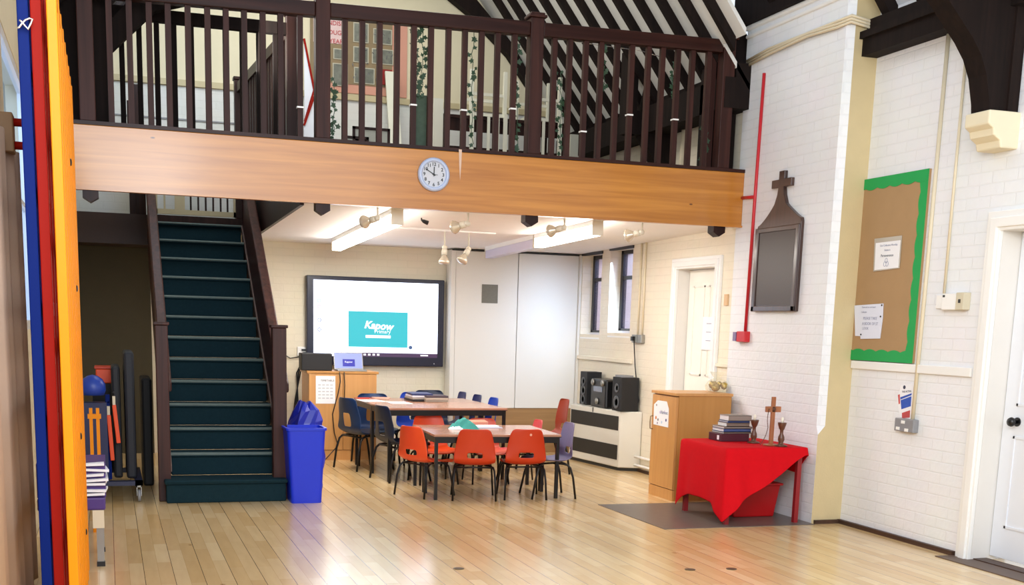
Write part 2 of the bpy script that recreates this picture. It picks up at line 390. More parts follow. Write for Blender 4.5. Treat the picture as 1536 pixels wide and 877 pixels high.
# end wall
struct(box('wall_back', M['wally'], .46, XA+.4, YB, YB+.2, 0, 2.46))
struct(box('wall_store', M['olive'], XL-.1, .46, YB, YB+.2, 0, 2.46))  # same end wall as its neighbour, with the shade painted in
struct(box('wall_landing', M['lowwhite'], XL-.1, XA+.1, YB, YB+.2, 2.46, 3.87))
RZ, RS = 3.39, 1.2684           # roof line at X = 5.4 and its slope
def roofz(x): return RZ+RS*(5.4-x)
XRID = 2.42
struct(MB().prism([(XL-.1, 3.87), (XA+.1, 3.87), (XA+.1, roofz(XA+.1)+.12), (XRID, roofz(XRID)+.12), (XL-.1, roofz(5.33)+.12)] if roofz(XA+.1) > 3.75 else
                  [(XL-.1, 3.87), (5.02, 3.87), (XRID, roofz(XRID)+.12), (XL-.1, 3.95)], 'y', YB, YB+.2).build('wall_gable', M['cream']))
d0 = atY(172, 118, YB).z; d1 = atY(800, 157, YB).z
tr = MB().box(XL, 5.0, YB-.03, YB, 3.875, 3.935).build('trim_3', mat('dado_paint', '#c3b690', .5)); struct(tr)
struct(MB().box(XL, 1.6, YB-.012, YB, 3.53, 3.545).build('trim_4', M['grey']))
# left wall with the tall window
WY0, WY1, WZ0, WZ1 = 7.35, 9.44, 1.38, 3.06
w = MB()
for a, b, c, d in ((-1, WY0, 0, 5.5), (WY0, WY1, 0, WZ0), (WY0, WY1, WZ1, 5.5), (WY1, YB+.1, 0, 5.5)): w.box(XL-.13, XL, a, b, c, d)
struct(w.build('wall_left', mat('cream_side_plaster', '#d8cdae', .75, var=.05, bump=.1, bscale=15)))
e = empty('window_3', (XL-.1, (WY0+WY1)/2, WZ0), None, None, kind='structure')
MB().box(XL-.05, XL-.004, WY0, WY0+.06, WZ0, WZ1).box(XL-.05, XL-.004, WY1-.06, WY1, WZ0, WZ1).box(XL-.05, XL-.004, WY0, WY1, WZ0, WZ0+.06).box(XL-.05, XL-.004, WY0, WY1, WZ1-.06, WZ1).box(XL-.045, XL-.008, WY0, WY1, 2.2, 2.23).build('window_frame', M['white'], e)
MB().box(XL-.03, XL-.024, WY0+.04, WY1-.04, WZ0+.04, WZ1-.04).build('pane', glass('sky_pane', '#e6f0ff', .02, .03), e)
# alcove ceiling, gallery floor, stair well
CX0 = 1.5
struct(MB().prism([(9.66, ceil_z(9.66)), (YB, ceil_z(YB)), (YB, ceil_z(YB)+.03), (9.66, ceil_z(9.66)+.03)], 'x', CX0, XA).build('ceiling', M['ceil']))
g = MB().box(CX0+.02, XA, 9.62, YB, 2.72, 2.84).box(XL, CX0+.02, 9.62, 10.2, 2.66, 2.84)
struct(g.build('floor_gallery', M['spruce']))
struct(MB().box(XL, .47, 12.98, YB, 2.2, 2.5).box(.47, 1.40, 12.93, YB, 2.36, 2.5).build('floor_landing', mat('landing_wood', '#2e1a14', .5, var=.1)))
struct(MB().prism([(9.62, 2.375), (YB, 2.30), (YB, 2.84), (9.62, 2.84)], 'x', CX0-.03, CX0).build('trim_5', M['dark']))
# roof: boarded underside with rafters
rf = empty('ceiling_roof', (2.4, 11, 4), None, None, kind='structure')
plast = mat('roof_plaster', '#dfe0dd', .85, var=.05)
def slab(x0, x1, y0, y1, off, t=.05):
    return MB().prism([(x0, roofz(x0)+off), (x1, roofz(x1)+off), (x1, roofz(x1)+off+t), (x0, roofz(x0)+off+t)], 'y', y0, y1)
slab(XRID, XA+.3, 9.5, YB, .0).build('roof_plaster', plast, rf); slab(XRID, 5.02, 9.12, 9.5, .0).build('roof_plaster', plast, rf)
MB().prism([(XL-.3, roofz(5.63)), (XRID, roofz(XRID)), (XRID, roofz(XRID)+.05), (XL-.3, roofz(5.63)+.05)], 'y', 9.3, YB).build('roof_plaster', plast, rf)
y = 12.87+.17
i = 0
while y > 9.1:
    rw = .062
    xe = 5.25 if y > 9.55 else 5.01
    MB().prism([(XRID, roofz(XRID)-.11), (xe, roofz(xe)-.11), (xe, roofz(xe)+.01), (XRID, roofz(XRID)+.01)], 'y', y-rw/2, y+rw/2).build('rafter', M['black'], rf)
    MB().prism([(XL+.05, roofz(5.28)-.11), (XRID, roofz(XRID)-.11), (XRID, roofz(XRID)+.01), (XL+.05, roofz(5.28)+.01)], 'y', y-rw/2, y+rw/2).build('rafter', M['black'], rf)
    y -= .34
MB().prism([(4.2, roofz(4.2)-.3), (4.36, roofz(4.36)-.3), (4.36, roofz(4.36)-.14), (4.2, roofz(4.2)-.14)], 'y', 9.3, 9.31).build('purlin', M['black'], rf)
MB().box(5.06, XA, 9.5, YB, 3.37, 3.62).box(5.16, XA, 9.5, YB, 3.62, 3.74).build('wall_plate', M['black'], rf)
# hall roof over the right wall
rh = empty('ceiling_hall', (4, 6, 4), None, None, kind='structure')
def hz(x): return 3.83+1.2684*(5.5-x)
MB().prism([(2.4, hz(2.4)+.12), (6.0, hz(6.0)+.12), (6.0, hz(6.0)+.17), (2.4, hz(2.4)+.17)], 'y', 2.5, 9.3).build('roof_plaster', mat('hall_roof_plaster', '#dfe3ea', .8), rh)
y = 9.12
while y > 2.6:
    MB().prism([(2.5, hz(2.5)-.02), (5.62, hz(5.62)-.02), (5.62, hz(5.62)+.13), (2.5, hz(2.5)+.13)], 'y', y-.045, y+.045).build('rafter', M['black'], rh)
    y -= .4
MB().box(5.43, XW+.02, 2.5, 8.09, 3.54, 3.66).box(5.40, XW+.02, 2.5, 8.09, 3.66, 3.71).box(5.46, XW+.02, 2.5, 8.09, 3.71, 3.80).build('wall_plate', M['black'], rh)
# right baseboard, dado rail
struct(box('baseboard_right', M['skirt'], XW-.03, XW, 6.7, 8.1, 0, .032))
struct(box('baseboard_pier', M['skirt'], XP+.02, XW, 8.06, 8.085, 0, .03))
struct(box('baseboard_alcove', M['skirt'], XA-.02, XA, 10.9, 11.5, 0, .03))
struct(box('trim_6', M['white'], XW-.022, XW, 6.7, 8.08, 1.232, 1.295, bevel=.006))
struct(box('trim_7', M['alcx'], XA-.03, XA, 11.72, 13.25, 1.12, 1.165, bevel=.006))
struct(box('trim_8', M['alcx'], XA-.02, XA, 9.6, 9.9, 1.17, 1.2))
# ---- hall door
def panel_door(name, x, y0, y1, z1, depth, xj, frame_w, face):
    e = empty(name, (x, (y0+y1)/2, 0), None, None, kind='structure')
    # architrave
    for k, (wd, th) in enumerate(((frame_w, .03), (frame_w*.5, .045))):
        g_ = .014-.02*k
        fo = MB().prism([(y1-g_, 0), (y1-g_+wd, 0), (y1-g_+wd, z1-g_+wd), (y0+g_-wd, z1-g_+wd), (y0+g_-wd, 0), (y0+g_, 0), (y0+g_, z1-g_), (y1-g_, z1-g_)], 'x', x-th, x+.001)
        fo.build('architrave', M['white'], e, bevel=.005)
    MB().prism([(y1-.014, 0), (y1-.001, 0), (y1-.001, z1-.001), (y0+.001, z1-.001), (y0+.001, 0), (y0+.014, 0), (y0+.014, z1-.014), (y1-.014, z1-.014)], 'x', x+.0005, xj+.06).build('door_lining', mat('lining_paint', '#e2dfda', .4), e)
    d = MB().box(xj, xj+.04, y0+.02, y1-.02, .03, z1-.02).build('door_leaf', face, e, bevel=.003)
    p = MB(); W = (y1-y0-.04); st = .115
    c = (y0+y1)/2
    for ya, yb in ((y0+.02+st, c-.05), (c+.05, y1-.02-st)):
        for za, zb in ((.24, .86), (1.06, z1-.17)):
            t = .016
            p.box(xj-.008, xj+.004, ya, ya+t, za, zb).box(xj-.008, xj+.004, yb-t, yb, za, zb).box(xj-.008, xj+.004, ya, yb, za, za+t).box(xj-.008, xj+.004, ya, yb, zb-t, zb)
    p.build('panel_moulding', face, d if False else e)
    return e
dr = panel_door('door_1', XW, DY0, DY1, DZ, 0, 5.715, .125, mat('door_white', '#e6eaf2', .3))
MB().lathe([(.012, 0), (.012, .03), (.026, .036), (.032, .052), (.026, .068), (.006, .074)], (5.715, 6.40, .955), (-1, 0, 0), 16).build('door_knob', M['blackp'], dr, smooth=True)
MB().lathe([(.03, 0), (.03, .008)], (5.715, 6.40, .955), (-1, 0, 0), 16).build('knob_plate', M['blackp'], dr)
MB().box(XW+.02, 5.7, 5.47, 6.54, 0, .012).build('threshold', M['skirt'], dr)
d2 = panel_door('door_2', XA, ADY0, ADY1, ADZ, 0, 5.45, .1, mat('door_cream', '#f2efe6', .35))
pp = MB().box(5.437, 5.441, 10.13, 10.38, 1.31, 1.62).build('notice_sheet', M['paper'], None); tag(pp, 'tall white paper sheet pinned to the cream alcove door', 'paper')
ln = MB()
for zz in (1.555, 1.475, 1.395): ln.box(5.4355, 5.437, 10.2, 10.3, zz, zz+.006)
pr = pp; o = ln.build('printed_lines', M['greyink'], pp)
# floor slabs
struct(MB().prism([(3.955, 9.27), (3.98, 8.03), (5.30, 8.03), (5.30, 9.27)], 'z', -.02, .004).build('floor_hearth', M['mat']))
struct(MB().box(5.40, 5.70, 5.2, 6.70, -.02, .006).build('floor_threshold', mat('threshold_wood', '#5d4a3f', .5, var=.15)))

# ------------------------------------------------------------------ gallery beam and balustrade
bm_ = MB().box(XL, XP, YF, YF+.14, 2.393, 2.845).build('gallery_beam', M['beam'], bevel=.006)
tag(bm_, 'long varnished pine beam spanning the room beneath the gallery railing', 'beam')
MB().box(XL, XP, YF-.012, YF+.02, 2.385, 2.40).build('beam_lip', M['beam'], bm_)
bal = empty('balustrade', (2.6, YF+.06, 2.845), 'dark wooden gallery balustrade standing on the long pine beam', 'railing')
def railz(x): return 3.862+(x-1.667)*.0165
s = (YF+.06)/YF
posts = [-.082*s, 1.622*s, 3.337*s, 5.059*s]
MB().box(XL, XP, YF-.004, YF+.11, 2.845, 2.872).build('base_rail', M['darkx'], bal)
for k, x in enumerate(posts):
    hw = .056
    zt = 3.92 if k else 4.1
    MB().box(x-hw, x+hw, YF+.004, YF+.116, 2.872, zt).build('newel_post', M['bal'], bal, bevel=.006)
    if k in (1, 2, 3):
        MB().box(x-.075, x+.075, YF-.014, YF+.134, zt, zt+.022).box(x-.06, x+.06, YF, YF+.12, zt+.022, zt+.04).build('newel_cap', M['bal'], bal, bevel=.006)
    MB().box(x-hw, x+hw, YF+.01, YF+.12, 2.335, 2.393).add([(x-hw, YF+.01, 2.335), (x+hw, YF+.01, 2.335), (x+hw, YF+.12, 2.335), (x-hw, YF+.12, 2.335), (x, YF+.01, 2.30), (x, YF+.12, 2.30)], [(0, 1, 4), (1, 2, 5, 4), (2, 3, 5), (3, 0, 4, 5)]).build('newel_drop', M['dark'], bal)
pp_ = [XL]+posts
for a, b in ((XL, posts[0]-.056), (posts[0]+.056, posts[1]-.056), (posts[1]+.056, posts[2]-.056), (posts[2]+.056, posts[3]-.056)):
    if a == XL: continue
    MB().prism([(a, railz(a)-.105), (b, railz(b)-.105), (b, railz(b)), (a, railz(a))], 'y', YF+.015, YF+.105).build('handrail', M['darkx'], bal, bevel=.008)
bx = [.083, .222, .36, .493, .634, .774, .907, 1.04, 1.177, 1.308, 1.454, 1.796, 1.931, 2.067, 2.205, 2.338, 2.475, 2.616, 2.75, 2.888, 3.021, 3.162, 3.503, 3.636, 3.776, 3.911, 4.053, 4.185, 4.335, 4.463, 4.604, 4.739, 4.889]
for x in bx:
    x *= s
    MB().box(x-.021, x+.021, YF+.04, YF+.082, 2.87, railz(x)-.1).build('baluster', M['bal'], bal)
# balustrade round the stair well
wb = empty('stairwell_balustrade', (.7, 10.25, 2.84), 'darker railing round the stair opening behind the front gallery balustrade', 'railing')
Y2 = 10.22
MB().box(XL, 1.5, Y2-.035, Y2+.035, 3.75, 3.84).build('handrail', M['black'], wb)
x = -.35
while x < 1.42:
    MB().box(x-.02, x+.02, Y2-.02, Y2+.02, 2.84, 3.75).build('baluster', M['black'], wb); x += .132
for (px_, py_, zz) in ((1.5, Y2, 3.9), (1.36, 12.95, 3.87)):
    MB().box(px_-.05, px_+.05, py_-.05, py_+.05, 2.5 if py_ > 11 else 2.84, zz).box(px_-.06, px_+.06, py_-.06, py_+.06, zz, zz+.03).build('newel_post', M['dark'], wb, bevel=.005)
def sx_(y): return 1.5+(1.36-1.5)*(y-Y2)/(12.95-Y2)
MB().bar((sx_(Y2), Y2, 3.79), (sx_(12.95), 12.95, 3.79), .07, .09).build('handrail', M['dark'], wb)
y = Y2+.14
while y < 12.85:
    MB().box(sx_(y)-.018, sx_(y)+.018, y-.018, y+.018, 2.84, 3.75).build('baluster', M['dark'], wb); y += .14
MB().box(.32, .42, 13.0, 13.1, 2.5, 3.76).build('newel_post', M['dark'], wb, bevel=.005)
MB().box(.26, .32, 13.0, 13.06, 2.5, 3.6).build('newel_post', M['dark'], wb)

# trusses
t = empty('roof_truss', (5.1, 9.85, 2.84), 'black timber truss post and brace beside the white pier above the gallery', 'truss')
MB().box(5.06, XP, 9.72, 9.95, 2.84, 3.75).build('wall_post', M['black'], t)
pr_ = [(1065, 60), (1065, -40), (1080, -40), (1092, 0), (1126, 62), (1126, 130)]
MB().prism([(atY(u, v, 9.72).x, atY(u, v, 9.72).z) for u, v in pr_], 'y', 9.72, 9.95).build('principal_rafter', M['black'], t)
MB().box(4.985, 5.03, 9.62, 9.68, 2.84, 4.6).build('side_post', M['bal'], t)
t = empty('roof_truss', (.0, 10.0, 2.84), 'black timber truss post and knee brace behind the gallery end by the climbing frames', 'truss')
MB().box(XL, .085, 9.86, 10.05, 2.84, 4.6).build('wall_post', M['black'], t)
MB().prism([(.06, 3.40), (.06, 3.62), (.33, 3.93), (.85, 4.1), (.85, 3.9), (.42, 3.76)], 'y', 9.9, 10.0).build('knee_brace', M['black'], t)
t = empty('roof_truss', (5.1, 11.1, 2.84), 'black timber truss with curved bracket on the gallery side wall', 'truss')
MB().prism([(atY(u, v, 11.05).x, atY(u, v, 11.05).z) for u, v in ((960, 195), (983, 246), (1012, 250), (1012, 130), (975, 130))], 'y', 11.05, 11.2).build('wall_post', M['black'], t)
MB().box(4.83, 4.95, 11.05, 11.2, 3.35, 4.18).build('upright', M['black'], t)
MB().prism([(4.86, 3.35), (5.2, 3.35), (5.2, 3.5), (4.86, 3.6)], 'y', 11.06, 11.19).build('bracket', M['black'], t)
t = empty('gable_brace', (4.1, YB-.1, 4.6), 'thick dark sloping brace against the cream gable wall', 'brace')
p0 = [(3.42, 5.20), (3.95, 4.86), (4.40, 4.48), (4.72, 4.08)]; p1 = [(3.72, 5.30), (4.06, 4.98), (4.45, 4.60), (4.76, 4.14)]
q = []
MB().prism(p0+p1[::-1], 'y', YB-.14, YB-.02).build('timber', M['black'], t)
# hall truss on its corbel
YT = 6.52
t = empty('roof_truss', (5.4, YT, 2.93), 'curved dark timber arch brace rising from the stone corbel', 'truss')
cur = [(1484, 165), (1484, 150), (1480, 111), (1472, 82), (1459, 56), (1445, 34), (1433, 15), (1420, -5), (1400, -30)]
poly = [(atY(u, v, YT).x, atY(u, v, YT).z) for u, v in cur]
poly += [(XW+.01, poly[-1][1]+.25), (XW+.01, poly[0][1])]
MB().prism(poly, 'y', YT, YT+.17).build('arch_brace', M['black'], t)
MB().box(5.47, XW-.03, YT-.02, YT, poly[0][1], 3.9).build('wall_post', M['black'], t)
cb = MB()
cz = poly[0][1]
c0x = poly[0][0]-.02
cb.prism([(c0x, cz), (XW+.01, cz), (XW+.01, cz-.225), (c0x+.11, cz-.225), (c0x+.10, cz-.18), (c0x+.05, cz-.15), (c0x+.04, cz-.11), (c0x, cz-.085)], 'y', YT-.03, YT+.2)
o = cb.build('stone_corbel', mat('corbel_plaster', '#e3d9bd', .7, var=.05), bevel=.01); tag(o, 'cream stone corbel carrying the curved timber brace on the white wall', 'corbel')

# ------------------------------------------------------------------ staircase
st = empty('staircase', (.92, 9.9, 0), 'straight staircase carpeted in teal with dark boarded sides', 'stairs')
RI, GO, Y0 = .1873, .25, 9.9
for i in range(1, 14):
    y0 = Y0+GO*(i-1); z1 = RI*i
    if i == 1:
        x0, x1 = .405, 1.392; y0 = 9.82
    else: x0, x1 = .462, 1.372
    b = MB().box(x0+.012, x1-.012, y0+.02, Y0+GO*i+.03, z1-RI, z1-.03)
    b.box(x0, x1, y0-.004, Y0+GO*i+.03, z1-.034, z1-.001)
    o = b.build('carpet_step', M['carpet'], st, bevel=.012)
    MB().box(x0+.004, x1-.004, y0-.007, y0+.05, z1-.024, z1+.002).build('nosing', M['nosing'] if i > 1 else M['carpet'], o, bevel=.012)
MB().box(.47, 1.37, 12.9, 12.95, 2.43, 2.5).build('landing_edge', M['dark'], st)
for xa, xb in ((.425, .462), (1.372, 1.41)):
    ya, yb = 10.03, 12.95
    def nz(y): return RI*((y-Y0)/GO+1)
    MB().prism([(ya, 0), (ya, nz(ya)+.62), (yb, nz(yb)+.62), (yb, nz(yb)-.35), (ya+.45, 0)], 'x', xa, xb).build('side_panel', M['stairwood'], st)
    MB().prism([(ya, nz(ya)-.05), (ya, nz(ya)+.0), (yb, nz(yb)+.0), (yb, nz(yb)-.05)], 'x', xa+(.03 if xa < 1 else -.012), xb+(.012 if xa < 1 else -.03)).build('string_capping', mat('string_edge', '#6e5850', .5), st)
    MB().prism([(ya, nz(ya)+.60), (ya, nz(ya)+.68), (yb, nz(yb)+.68), (yb, nz(yb)+.60)], 'x', xa-.025, xb+.025).build('handrail', M['stairwood'], st, bevel=.012)
for x0, x1, xt in ((.365, .462, 0), (1.29, 1.405, 0)):
    MB().box(x0, x1, 9.95, 10.05, 0, 1.42).box(x0-.012, x1+.012, 9.938, 10.062, 1.42, 1.445).build('newel_post', M['stairwood'], st, bevel=.006)
g = empty('stair_gate', (.92, 12.97, 2.5), 'pale wooden safety gate closing the top of the stairs', 'gate')
gm = mat('gate_wood', '#b3a684', .5)
MB().box(.49, 1.33, 12.955, 12.985, 2.515, 2.565).box(.49, 1.33, 12.955, 12.985, 3.2, 3.25).box(.49, .53, 12.955, 12.985, 2.515, 3.25).box(1.29, 1.33, 12.955, 12.985, 2.515, 3.25).box(.70, .80, 12.95, 12.985, 2.515, 3.25).build('gate_frame', gm, g)
for x in (.60, .86, .935, 1.01, 1.085, 1.16, 1.23):
    MB().box(x-.009, x+.009, 12.96, 12.98, 2.56, 3.2).build('gate_bar', M['dark'] if x > .8 else gm, g)

# ------------------------------------------------------------------ alcove back: panels and screen
pt = empty('folding_partition', (4.55, 13.3, 0), 'tall flush white partition doors filling the back corner of the alcove', 'partition')
zt = ceil_z(13.3)-.015
p1_ = MB().box(3.80, 4.548, 13.3, 13.335, .53, zt).build('partition_door', M['panelw'], pt, bevel=.002)
MB().box(4.556, 5.30, 13.3, 13.335, .53, zt).build('partition_door', M['panelw'], pt, bevel=.002)
MB().box(4.115, 4.306, 13.292, 13.3, 1.735, 1.945).build('vent', mat('vent_mesh', '#6f6c60', .5, var=.2, scale=80), pt)
MB().box(3.745, 3.795, 13.29, 13.5, .0, zt).build('edge_post', M['panelw'], pt)
MB().box(3.80, XA, 13.31, 13.36, 0, .528).build('base_board', wood_mat('tan_board', '#8d6a42', '#a07b4f', 'X', .5), pt)
MB().box(3.75, 5.3, 13.285, 13.3, zt-.01, zt+.004).build('top_track', M['grille'], pt)
MB().box(XA-.028, XA-.002, 13.26, 13.3, 0, zt).build('corner_strip', M['panelw'], pt)
# interactive screen
yS = 13.44
c = [atY(u, v, yS) for u, v in ((460, 411.4), (667, 421), (664.6, 550), (457.5, 553))]
x0, x1 = c[0].x, (c[1].x+c[2].x)/2; z1 = (c[0].z+c[1].z)/2; z0 = c[2].z
tv = empty('interactive_screen', ((x0+x1)/2, yS, z0), 'large wall screen showing a white page with a turquoise picture', 'screen')
MB().box(x0, x1, yS, YB, z0, z1).build('screen_case', M['navyedge'], tv, bevel=.008)
a = atY(471.7, 417, yS); b = atY(656, 536.5, yS)
sx0, sx1, sz1, sz0 = x0+.075, x1-.075, z1-.045, b.z
MB().box(sx0, sx1, yS-.004, yS, sz0, sz1).build('display', emis('screen_white', '#e4ebff', 2.9), tv)
bz = atY(540, 529, yS).z
MB().box(sx0+.25, sx1, yS-.006, yS-.004, sz0, sz0+.045).build('task_bar', emis('taskbar_violet', '#43234f', 1.0), tv)
ta = atY(522.5, 466, yS); tb = atY(611, 521.5, yS)
MB().box(ta.x, tb.x, yS-.006, yS-.004, tb.z, ta.z).build('picture_panel', emis('screen_turquoise', '#1cc4d0', 1.0), tv)
ew = emis('screen_letter', '#ffffff', 1.3)
cx_ = (ta.x+tb.x)/2; hz_ = ta.z-tb.z
text('lettering', 'Kapow', .115, ew, tv, (cx_+.0, yS-.007, tb.z+hz_*.60), (1, 0, -.06), (0, 0, 1), shear=.3, bold=.004)
text('lettering', 'Primary', .06, ew, tv, (cx_+.05, yS-.007, tb.z+hz_*.44), (1, 0, 0), (0, 0, 1))
MB().box(cx_-.145, cx_+.145, yS-.0075, yS-.006, tb.z+hz_*.26, tb.z+hz_*.34).build('caption_pill', ew, tv)
for u, v, cc in ((478.5, 450.5, '#7fdcb8'), (478.5, 459.5, '#e88aa4'), (479, 479.5, '#2b4c8e'), (479, 494, '#2b4c8e')):
    p = atY(u, v, yS)
    MB().tube([(p.x+.018*math.cos(k*PI/9), yS-.004, p.z+.018*math.sin(k*PI/9)) for k in range(19)], .005, 5).build('screen_icon', emis('icon'+cc[1:], cc, 1.0), tv)
p = atY(615.6, 521, yS); MB().lathe([(.022, 0), (.022, .002)], (p.x, yS-.004, p.z), (0, -1, 0), 14).build('screen_icon', emis('icon_navy', '#3c5c8e', 1.0), tv)
for k in range(8):
    xx = sx0+.36+k*.052; MB().box(xx, xx+.028, yS-.0075, yS-.006, sz0+.013, sz0+.033).build('task_icon', ew, tv)
MB().box(sx1-.2, sx1-.11, yS-.0075, yS-.006, sz0+.016, sz0+.03).build('task_icon', ew, tv)
text('lettering', 'v', .03, M['paper'], tv, (x1-.11, yS-.001, z0+.035), (1, 0, 0), (0, 0, 1))

# spotlights
def spotlight(kx, ky, kz, top, d, label, group, bm):
    e = empty('spotlight', (kx, ky, top), label, 'spotlight', group)
    k = Vector((kx, ky, kz)); d = Vector(d).normalized()
    MB().tube([(kx, ky, top), (kx, ky, kz)], .008, 8).build('stem', M['spot'], e, smooth=True)
    MB().lathe([(.005, -.022), (.022, -.012), (.026, 0), (.022, .02)], k, d, 12).lathe([(.024, .018), (.028, .03), (.028, .07)], k, d, 14).build('lamp_holder', M['spot'], e, smooth=True)
    MB().lathe([(.022, .07), (.026, .085), (.05, .12), (.056, .14), (.05, .152), (.02, .157)], k, d, 18).build('bulb', bm, e, smooth=True)
for n, (u, v) in enumerate(((566.5, 327), (702, 335), (846.5, 341), (963, 348))):
    p = atY(u, v, 9.78)
    nm = ['first spotlight from the stairs under the pine beam', 'spotlight under the pine beam just right of the clock', 'spotlight under the pine beam in front of the lit tube nearer the windows', 'spotlight under the pine beam nearest the white pier']
    spotlight(p.x, 9.78, p.z, ceil_z(9.78), (-.62, .7, -.2), nm[n], 'spotlights behind the beam', M['bulb'])
tk = MB().bar(Vector((2.5, 11.2, ceil_z(11.2)-.008)), Vector((3.62, 11.3, ceil_z(11.3)-.008)), .03, .016).build('light_track', M['white']); tag(tk, 'thin white light track on the alcove ceiling', 'track')
p = atY(667, 371, 11.28); spotlight(p.x, 11.28, p.z, ceil_z(11.28)-.016, (-.05, -.1, -1), 'clear bulb pointing straight down from the white ceiling track', 'spotlights on the ceiling track', M['bulb'])
p = atY(703, 373, 11.30); spotlight(p.x, 11.30, p.z, ceil_z(11.3)-.016, (-.5, -.2, -.8), 'tilted silver spotlight at the end of the white ceiling track', 'spotlights on the ceiling track', M['bulb'])
# fluorescent fittings
def fluor(xa, ya, xb, yb_, w_, label, lit, group='fluorescent ceiling lights'):
    A = Vector((xa, ya, ceil_z(ya))); B = Vector((xb, yb_, ceil_z(yb_))); d = (B-A).normalized(); up = Vector((0, 0, 1))
    e = empty('fluorescent_light', A, label, 'light', group)
    o_ = lambda p, h: p-up*h
    MB().bar(o_(A, .02), o_(B, .02), w_, .041).build('light_body', M['white'], e)
    MB().bar(o_(A, .082)+d*.012, o_(B, .082)-d*.012, w_-.008, .084).build('diffuser', emis('tube_lit', '#fff9f0', 15.0) if lit else mat('diffuser_off', '#cfcbe2', .3), e, bevel=.005)
    for P_ in (A, B):
        MB().bar(o_(P_, .063)-d*.006, o_(P_, .063)+d*.006, w_, .126).build('end_cap', mat('cap_cream', '#d8cfbd', .5), e)
pa = atY(596, 322, 9.78); fluor(pa.x, 9.78, 2.34, 12.8, .10, 'lit fluorescent tube light over the wall screen side', True)
pb = atY(898.5, 334, 9.78); fluor(pb.x-.01, 9.78, 4.06, 11.27, .10, 'lit fluorescent tube light on the window side, nearer the beam', True)
fluor(4.06, 11.30, 4.08, 12.95, .10, 'unlit fluorescent light towards the white partition', False)
hk = MB(); p = atZ(637, 332, ceil_z(10.3)-.03)
hk.tube([(p.x-.03, p.y, ceil_z(p.y)), (p.x-.028, p.y, p.z+.012), (p.x-.01, p.y, p.z+.002), (p.x+.03, p.y, p.z-.012)], [.006, .008, .016, .02], 8)
tag(hk.build('ceiling_hook', M['blackp'], smooth=True), 'small black hook fitting on the alcove ceiling', 'hook')

# ------------------------------------------------------------------ clock
ce = atY(650, 262, YF)
ck = empty('wall_clock', (ce.x, YF-.03, ce.z), 'round pale wall clock with black hands on the pine beam', 'clock')
MB().lathe([(.13, 0), (.13, .022), (.12, .036), (.108, .04), (.099, .03), (.099, .012), (0, .012)], (ce.x, YF, ce.z), (0, -1, 0), 40).build('clock_rim', M['clockrim'], ck, smooth=True)
MB().lathe([(.1, 0), (.1, .003)], (ce.x, YF-.0125, ce.z), (0, -1, 0), 40).build('clock_face', M['clockface'], ck)
yy = YF-.0165
for h in range(1, 13):
    a = h*PI/6
    text('numeral', str(h), .036, M['blackp'], ck, (ce.x+.078*math.sin(a), yy, ce.z+.078*math.cos(a)), (1, 0, 0), (0, 0, 1), bold=.0008)
def hand(ang, ln_, w_, nm):
    d = Vector((math.sin(ang), 0, math.cos(ang))); c = Vector((ce.x, yy-.004, ce.z))
    MB().bar(c-d*.014, c+d*ln_, .003, w_, up=(d.z, 0, -d.x)).build(nm, M['blackp'], ck)
hand(math.radians(-59), .078, .006, 'minute_hand'); hand(math.radians(2), .06, .007, 'hour_hand'); hand(math.radians(92), .03, .003, 'second_hand')
p = atY(690, 228, YF)
o = MB().add([(p.x-.012, YF-.006, p.z+.02), (p.x+.014, YF-.006, p.z+.02), (p.x+.012, YF-.005, p.z-.09), (p.x+.004, YF-.004, p.z-.22), (p.x-.006, YF-.004, p.z-.1)], [(0, 1, 2, 3, 4)]).build('tape_strip', mat('tape', '#d7b9a4', .6)); tag(o, 'torn strip of pale tape hanging on the beam by the clock', 'tape')

# ------------------------------------------------------------------ chairs
def shell_mesh(hole):
    prof = [(.195, .292, .155), (.19, .302, .168), (.165, .312, .174), (.10, .315, .178), (.02, .309, .18), (-.06, .305, .182), (-.115, .309, .184), (-.15, .325, .185), (-.168, .348, .185)]
    if hole == 'slot': prof += [(-.176, .375, .184), (-.182, .398, .182), (-.188, .42, .18)]
    else: prof += [(-.176, .380, .184), (-.186, .44, .179), (-.195, .495, .168)]
    if hole == 'slot': prof += [(-.194, .48, .17)]
    prof += [(-.202, .53, .16), (-.209, .575, .15), (-.214, .605, .14), (-.217, .622, .125), (-.218, .630, .1)]
    us = [-1, -.85, -.6, -.36, -.18, 0, .18, .36, .6, .85, 1]
    hj = (9, 11)
    hk_ = (.36 if hole == 'slot' else .30)
    mb = MB(); v = []; n = len(us)
    for j, (y, z, w_) in enumerate(prof):
        back = max(0, min(1, (z-.33)/.1))*(1 if y < -.1 else 0)
        for u in us:
            uu = u if abs(abs(u)-.36) > .01 else math.copysign(hk_, u)
            cz_ = .022*abs(u)**3*(1-back); cy = .035*abs(u)**2.2*back
            if j == 0: cz_ = -.004+.01*abs(u)
            v.append((uu*w_, y+cy, z+cz_))
    f = []
    for j in range(len(prof)-1):
        for k in range(n-1):
            if hj[0] <= j < hj[1] and us[k] >= -.37 and us[k+1] <= .37: continue
            f.append((j*n+k, j*n+k+1, (j+1)*n+k+1, (j+1)*n+k))
    return mb.add(v, f)
